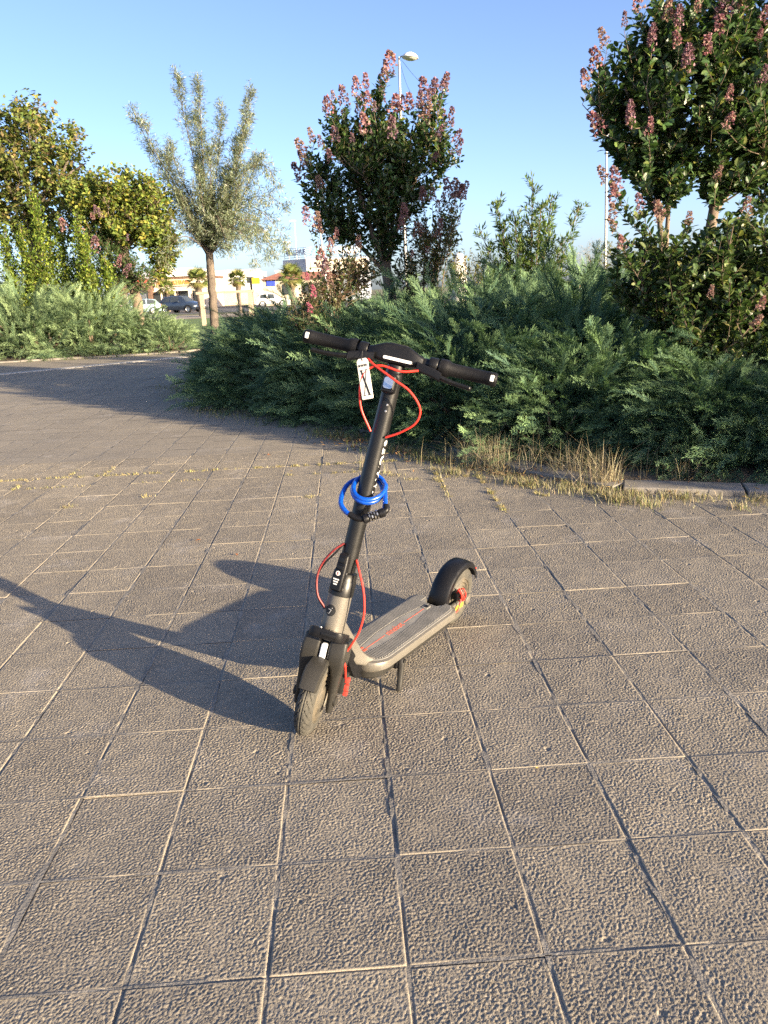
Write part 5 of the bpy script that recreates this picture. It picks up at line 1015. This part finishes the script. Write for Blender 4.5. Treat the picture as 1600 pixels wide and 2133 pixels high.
wh = empty('white_building', (-19.5, 116, 0), label='long plain white single storey building behind the palms', cat='building')
bxp(wh, 'wall', 'white_render', -7, 3.2, 0, 8, 0, 4.6); bxp(wh, 'parapet', 'white_render', -7.1, 3.3, -.1, .12, 4.6, 4.85); bxp(wh, 'plinth', 'beige_panel', -7, 3.2, -.08, 0, 0, 1.9)
for x in (-5.2, -2.6, 0, 1.9): bxp(wh, 'window', 'dark_glass', x - .5, x + .5, -.05, .03, 3.0, 3.8)
rt = empty('red_roofed_house', (-11.2, 96, 0), label='low house with red tiled roof and blue banner under its eaves', cat='building')
bxp(rt, 'wall', 'beige_panel', -2, 7, 0, 6, 0, 2.95); MB().loft([[(-2.4, -.6, 2.95), (7.4, -.6, 2.95), (7.4, 6.6, 2.95), (-2.4, 6.6, 2.95)], [(-.4, 2.6, 3.75), (5.4, 2.6, 3.75), (5.4, 3.4, 3.75), (-.4, 3.4, 3.75)]]).build('roof', 'roof_tile', rt)
bxp(rt, 'banner', 'sign_blue', -1.5, -.5, -.1, -.03, 2.25, 2.85); bxp(rt, 'window', 'dark_glass', .3, 1.5, -.05, .03, 1.2, 2.4); bxp(rt, 'window', 'dark_glass', 2.6, 3.8, -.05, .03, 1.2, 2.4)
ys = empty('road_sign', (-13.4, 90, 0), label='dark post carrying a small yellow board left of the red roofed house', cat='sign'); bxp(ys, 'post', 'black_paint', -.35, -.12, -.05, .05, 0, 3.15); bxp(ys, 'board', 'sign_yellow', -.1, .75, -.04, .04, 2.5, 3.15)
sb = empty('sign_building', (-8, 120, 0), label='pale flat roofed building with large lettered sign frame along its roof', cat='building')
MB().loft([[(-5.6, 3, z), (-1.7, 0, z), (7.5, 1.2, z), (7.5, 9, z), (-5.6, 9, z)] for z in (0, 6.1)]).build('wall', 'grey_blue_wall', sb); bxp(sb, 'corner_column', 'white_render', -1.85, -1.35, -.2, .3, 0, 6.2)
def slant(x): return .13 * (x + 1.7)
for k in range(4): MB().box((-.25 + k * 2.15, slant(-.25 + k * 2.15) - .06, 5.2), (.98, .05, .75), np.array([[math.cos(.13), -math.sin(.13), 0], [math.sin(.13), math.cos(.13), 0], [0, 0, 1]])).build('panel', 'beige_panel', sb)
MB().loft([[(-1.5, -1.3, z), (7.4, -.2, z), (7.4, 1.1, z), (-1.5, -.05, z)] for z in (4.15, 4.4)]).build('balcony', 'white_render', sb)
for k in range(9): x = -1.35 + k * 1.05; MB().box((x, slant(x) - 1.2, 4.75), (.04, .04, .36)).build('railing_post', 'galvanised', sb)
MB().box((2.9, slant(2.9) - 1.2, 5.1), (4.4, .04, .04), np.array([[.992, -.13, 0], [.13, .992, 0], [0, 0, 1]])).build('railing', 'galvanised', sb)
for k in range(3): bxp(sb, 'window', 'dark_glass', -.6 + k * 2.4, .9 + k * 2.4, -.3 + slant(k * 2.4), -.1 + slant(k * 2.4), 2.0, 3.6)
fr = MB()
for z in (6.35, 6.65, 7.0, 7.35, 7.65): fr.tube([(-5.2, 2.4, z), (-1.7, -.2, z), (6.2, .8, z)], .035, 5)
for k in range(15): x = -5.2 + k * .8; y = 2.4 - .743 * (x + 5.2) if x < -1.7 else -.2 + .127 * (x + 1.7); fr.tube([(x, y, 6.1), (x, y, 7.7)], .035, 5)
fr.build('sign_frame', 'galvanised', sb)
txt(sb, 'BELLEVUE', 1.02, 'letter_grey', (-3.3, .85, 7.05), .82, -.64, .03); txt(sb, 'DE', 1.15, 'letter_teal', (1.1, .05, 7.05), 1, .127, .03); txt(sb, 'GAADI', 1.15, 'white_print', (4.0, .42, 7.05), 1, .127, .03)
MB().loft([[(-.9, y, 6.5), (.35, y + .15, 6.5), (.35, y + .15, 6.9), (.05, y + .1, 7.35), (-.25, y + .05, 7.75), (-.55, y + .03, 7.3), (-.9, y, 6.9)] for y in (-.4, -.28)]).build('mountain_logo', 'letter_teal', sb)
tr_ = empty('rooftop_block', (-13.2, 118, 0), label='small grey flat roofed block between the red roof and the sign building', cat='building'); bxp(tr_, 'wall', 'grey_blue_wall', -1.0, 2.2, 0, 4, 0, 4.4); bxp(tr_, 'window', 'dark_glass', -.4, .4, -.05, .03, 3.0, 3.7); bxp(tr_, 'parapet', 'white_render', -1.1, 2.3, -.08, .1, 4.4, 4.6)
ws = empty('water_tank', (6.3, 60, 0), label='white rounded tank top just showing above the sunlit junipers', cat='tank'); MB().lathe([(0, .55), (2.6, .55), (3.2, .50), (3.6, .3), (3.75, 0)], (0, 0, 0), (0, 0, 1), 20).build('shell', 'white_render', ws, smooth=True); MB().box((0, 0, .1), (.7, .7, .12)).build('base', 'kerb_concrete', ws)
# wooden barrier by the lawn
mat('weathered_wood', (0.34, 0.28, 0.21), .9, var=.2, scale=4, stretch=(1, 6, 6)); rb = empty('wooden_barrier', (-8.55, 40, 0), label='weathered wooden rail on a square post in front of the parked cars', cat='barrier')
bxp(rb, 'post', 'weathered_wood', -.09, .09, -.09, .09, 0, 1.5); bxp(rb, 'rail', 'weathered_wood', -.25, 2.6, -.12, .12, 1.5, 1.62); bxp(rb, 'post', 'weathered_wood', 2.3, 2.5, -.11, .11, 0, 1.5)

# ------------------------------------------------------------ parked cars
mat('slate_paint', (0.045, 0.062, 0.095), .28, metal=.4, var=.04, scale=2, coat=.8); mat('pale_blue_paint', (0.32, 0.46, 0.50), .3, metal=.2, var=.04, scale=2, coat=.8); mat('white_paint', (0.74, 0.74, 0.73), .3, var=.03, scale=2, coat=.8); mat('silver_paint', (0.42, 0.45, 0.50), .3, metal=.5, var=.03, scale=2, coat=.8); mat('orange_red', (0.60, 0.14, 0.06), .4, var=.05, scale=3)
mat('car_glass', (0.05, 0.06, 0.065), .06, var=.2, scale=2, coat=.6); mat('tyre_black', (0.02, 0.02, 0.02), .8, var=.2, scale=6); mat('alloy_rim', (0.45, 0.46, 0.47), .3, metal=.8, var=.1, scale=6); mat('lamp_clear', (0.70, 0.72, 0.72), .1, var=.05, scale=6)
def car(loc, rz, st, paint, label, scale=1.0, wheel_r=.34, rails=False, low=.28):
    """st: stations (x, z_belt, z_top, half width belt, half width top); cabin where z_top > z_belt + .1"""
    o = empty('parked_car', loc, (0, 0, rz), label=label, cat='car'); o.scale = (scale,) * 3
    secs = []
    for (x, zb, zt, wb, wt) in st:
        half = [(0, low), (wb * .90, low), (wb * .99, low + .14), (wb, (low + zb) / 2), (wb * .985, zb), (wt, zt - .03), (wt * .9, zt), (0, zt + .012)]
        secs.append([(x, y, z) for y, z in half] + [(x, -y, z) for y, z in half[-2:0:-1]])
    body = MB().loft(secs).build('body', paint, o, smooth=True, auto=32)
    def pane(name, i0, i1, sgn, a, b):
        m = MB(); q = []
        for (i, e) in ((i0, a), (i1, -b)):
            x, zb, zt, wb, wt = st[i]; n = np.array([0, sgn * .012, .004]); q.append((np.array([x + e, sgn * wb * .985, zb + .02]) + n, np.array([x + e * 1.5, sgn * wt, zt - .05]) + n))
        m.add([q[0][0], q[1][0], q[1][1], q[0][1]], [(0, 1, 2, 3)]); m.build(name, 'car_glass', body)
    cab = [i for i, s_ in enumerate(st) if s_[2] > s_[1] + .1]
    for sgn in (1, -1):
        for a, b in zip(cab[:-1], cab[1:]): pane('side_window', a, b, sgn, .05, .05)
    for (i, j) in ((cab[-1], cab[-1] + 1), (cab[0], cab[0] - 1)):
        (x, zb, zt, wb, wt), (x2, zb2, zt2, wb2, wt2) = st[i], st[j]; s_ = 1 if x2 > x else -1; n = np.array([s_ * .02, 0, .02])
        V = [np.array(q) + n for q in ((x + .06 * s_, -wt * .86, zt - .02), (x + .06 * s_, wt * .86, zt - .02), (x2 - .04 * s_, wt2 * .84, zt2 + .01), (x2 - .04 * s_, -wt2 * .84, zt2 + .01))]
        MB().add(V, [(0, 1, 2, 3)]).build('windscreen' if s_ > 0 else 'rear_window', 'car_glass', body)
    L0, L1 = st[0][0], st[-1][0]; wy = max(s_[3] for s_ in st)
    for x in (L0 + .78, L1 - .86):
        for sgn in (1, -1):
            w_ = MB().lathe([(-.11, wheel_r - .10), (-.11, wheel_r - .02), (-.08, wheel_r), (.08, wheel_r), (.11, wheel_r - .02), (.115, wheel_r - .10), (.10, wheel_r - .11)], (x, sgn * (wy - .10), wheel_r), (0, sgn, 0), 24).build('wheel', 'tyre_black', o, smooth=True)
            rm = MB().lathe([(.08, wheel_r - .10), (.095, wheel_r - .12), (.06, wheel_r - .14), (.06, .0)], (x, sgn * (wy - .09), wheel_r), (0, sgn, 0), 20)
            for k in range(5): a = k * 1.257; rm.box((x + .12 * math.cos(a), sgn * (wy - .015), wheel_r + .12 * math.sin(a)), (.11, .012, .028), np.array([[math.cos(a), 0, -math.sin(a)], [0, 1, 0], [math.sin(a), 0, math.cos(a)]]))
            rm.build('rim', 'alloy_rim', w_, smooth=False)
            ar = MB().lathe([(0, wheel_r + .07), (.012, wheel_r + .07), (.012, wheel_r + .015), (0, wheel_r + .015)], (x, sgn * (wy - .006), wheel_r), (0, sgn, 0), 24, closed=True, ref=(1, 0, 0)); ar.build('wheel_arch', 'black_plastic', body)
    for sgn in (1, -1):
        zb = st[-2][1]; MB().bbox((L1 - .18, sgn * wy * .72, zb - .16), (.16, .17, .065), .03).build('headlight', 'lamp_clear', o); MB().bbox((L0 + .06, sgn * wy * .78, st[1][1] - .12), (.07, .13, .09), .03).build('tail_light', 'red_plastic', o)
        xm = st[cab[-1]][0] + .05; MB().bbox((xm, sgn * (wy + .09), st[cab[-1]][1] + .08), (.07, .10, .065), .03).build('mirror', paint, o)
        if rails: MB().tube([(st[cab[0]][0] + .1, sgn * .60, st[cab[0]][2] + .03), (st[cab[1]][0], sgn * .60, st[cab[1]][2] + .06), (st[cab[-1]][0] - .1, sgn * .60, st[cab[-1]][2] + .03)], .02, 6).build('roof_rail', 'black_plastic', o)
    MB().bbox((L1 - .03, 0, low + .12), (.06, wy * .80, .11), .03).build('bumper', 'black_plastic', o); MB().bbox((L1 - .005, 0, st[-2][1] - .20), (.03, wy * .38, .06), .015).build('grille', 'black_print', o); MB().box((L1 + .035, 0, low + .13), (.006, .26, .055)).build('number_plate', 'white_print', o)
    return o
SUV = [(-2.15, .86, .90, .80, .70), (-2.02, 1.02, 1.06, .88, .76), (-1.72, 1.04, 1.50, .90, .62), (-.75, 1.02, 1.60, .91, .66), (.30, .99, 1.58, .91, .66), (1.08, .98, 1.02, .90, .78), (1.75, .90, .94, .88, .74), (2.10, .74, .78, .80, .66), (2.2, .55, .60, .72, .6)]
HATCH = [(-1.95, .80, .84, .76, .66), (-1.85, .92, .96, .82, .72), (-1.45, .93, 1.38, .84, .58), (-.6, .92, 1.46, .84, .60), (.25, .90, 1.42, .84, .60), (1.0, .88, .92, .83, .72), (1.6, .78, .82, .80, .66), (1.95, .62, .66, .72, .58)]
VAN = [(-2.5, .9, 1.0, .92, .85), (-2.45, 1.15, 2.2, .95, .82), (-.8, 1.15, 2.35, .96, .84), (.7, 1.12, 2.25, .96, .82), (1.5, 1.1, 1.2, .95, .85), (2.2, .9, .98, .92, .8), (2.45, .6, .66, .84, .7)]
car((-18.9, 79, -.045), R(-24), SUV, 'slate_paint', 'dark blue grey SUV with roof rails parked beyond the lawn', rails=True)
car((-22.9, 78.6, -.045), R(200), HATCH, 'pale_blue_paint', 'pale blue hatchback parked next to the dark SUV')
car((-27.2, 88, -.045), R(172), VAN, 'white_paint', 'white van showing only its roof above the sunlit juniper', .9)
car((-20.6, 88, -.045), R(15), HATCH, 'orange_red', 'orange red car half hidden between the pale hatchback and the SUV', 1.0)
car((16.6, 58, -.045), R(10), SUV, 'silver_paint', 'silver car roof glimpsed behind the junipers near the right lamp post', 1.15)
car((-11.6, 92, -.045), R(5), HATCH, 'white_paint', 'white car parked by the small lone fan palm')
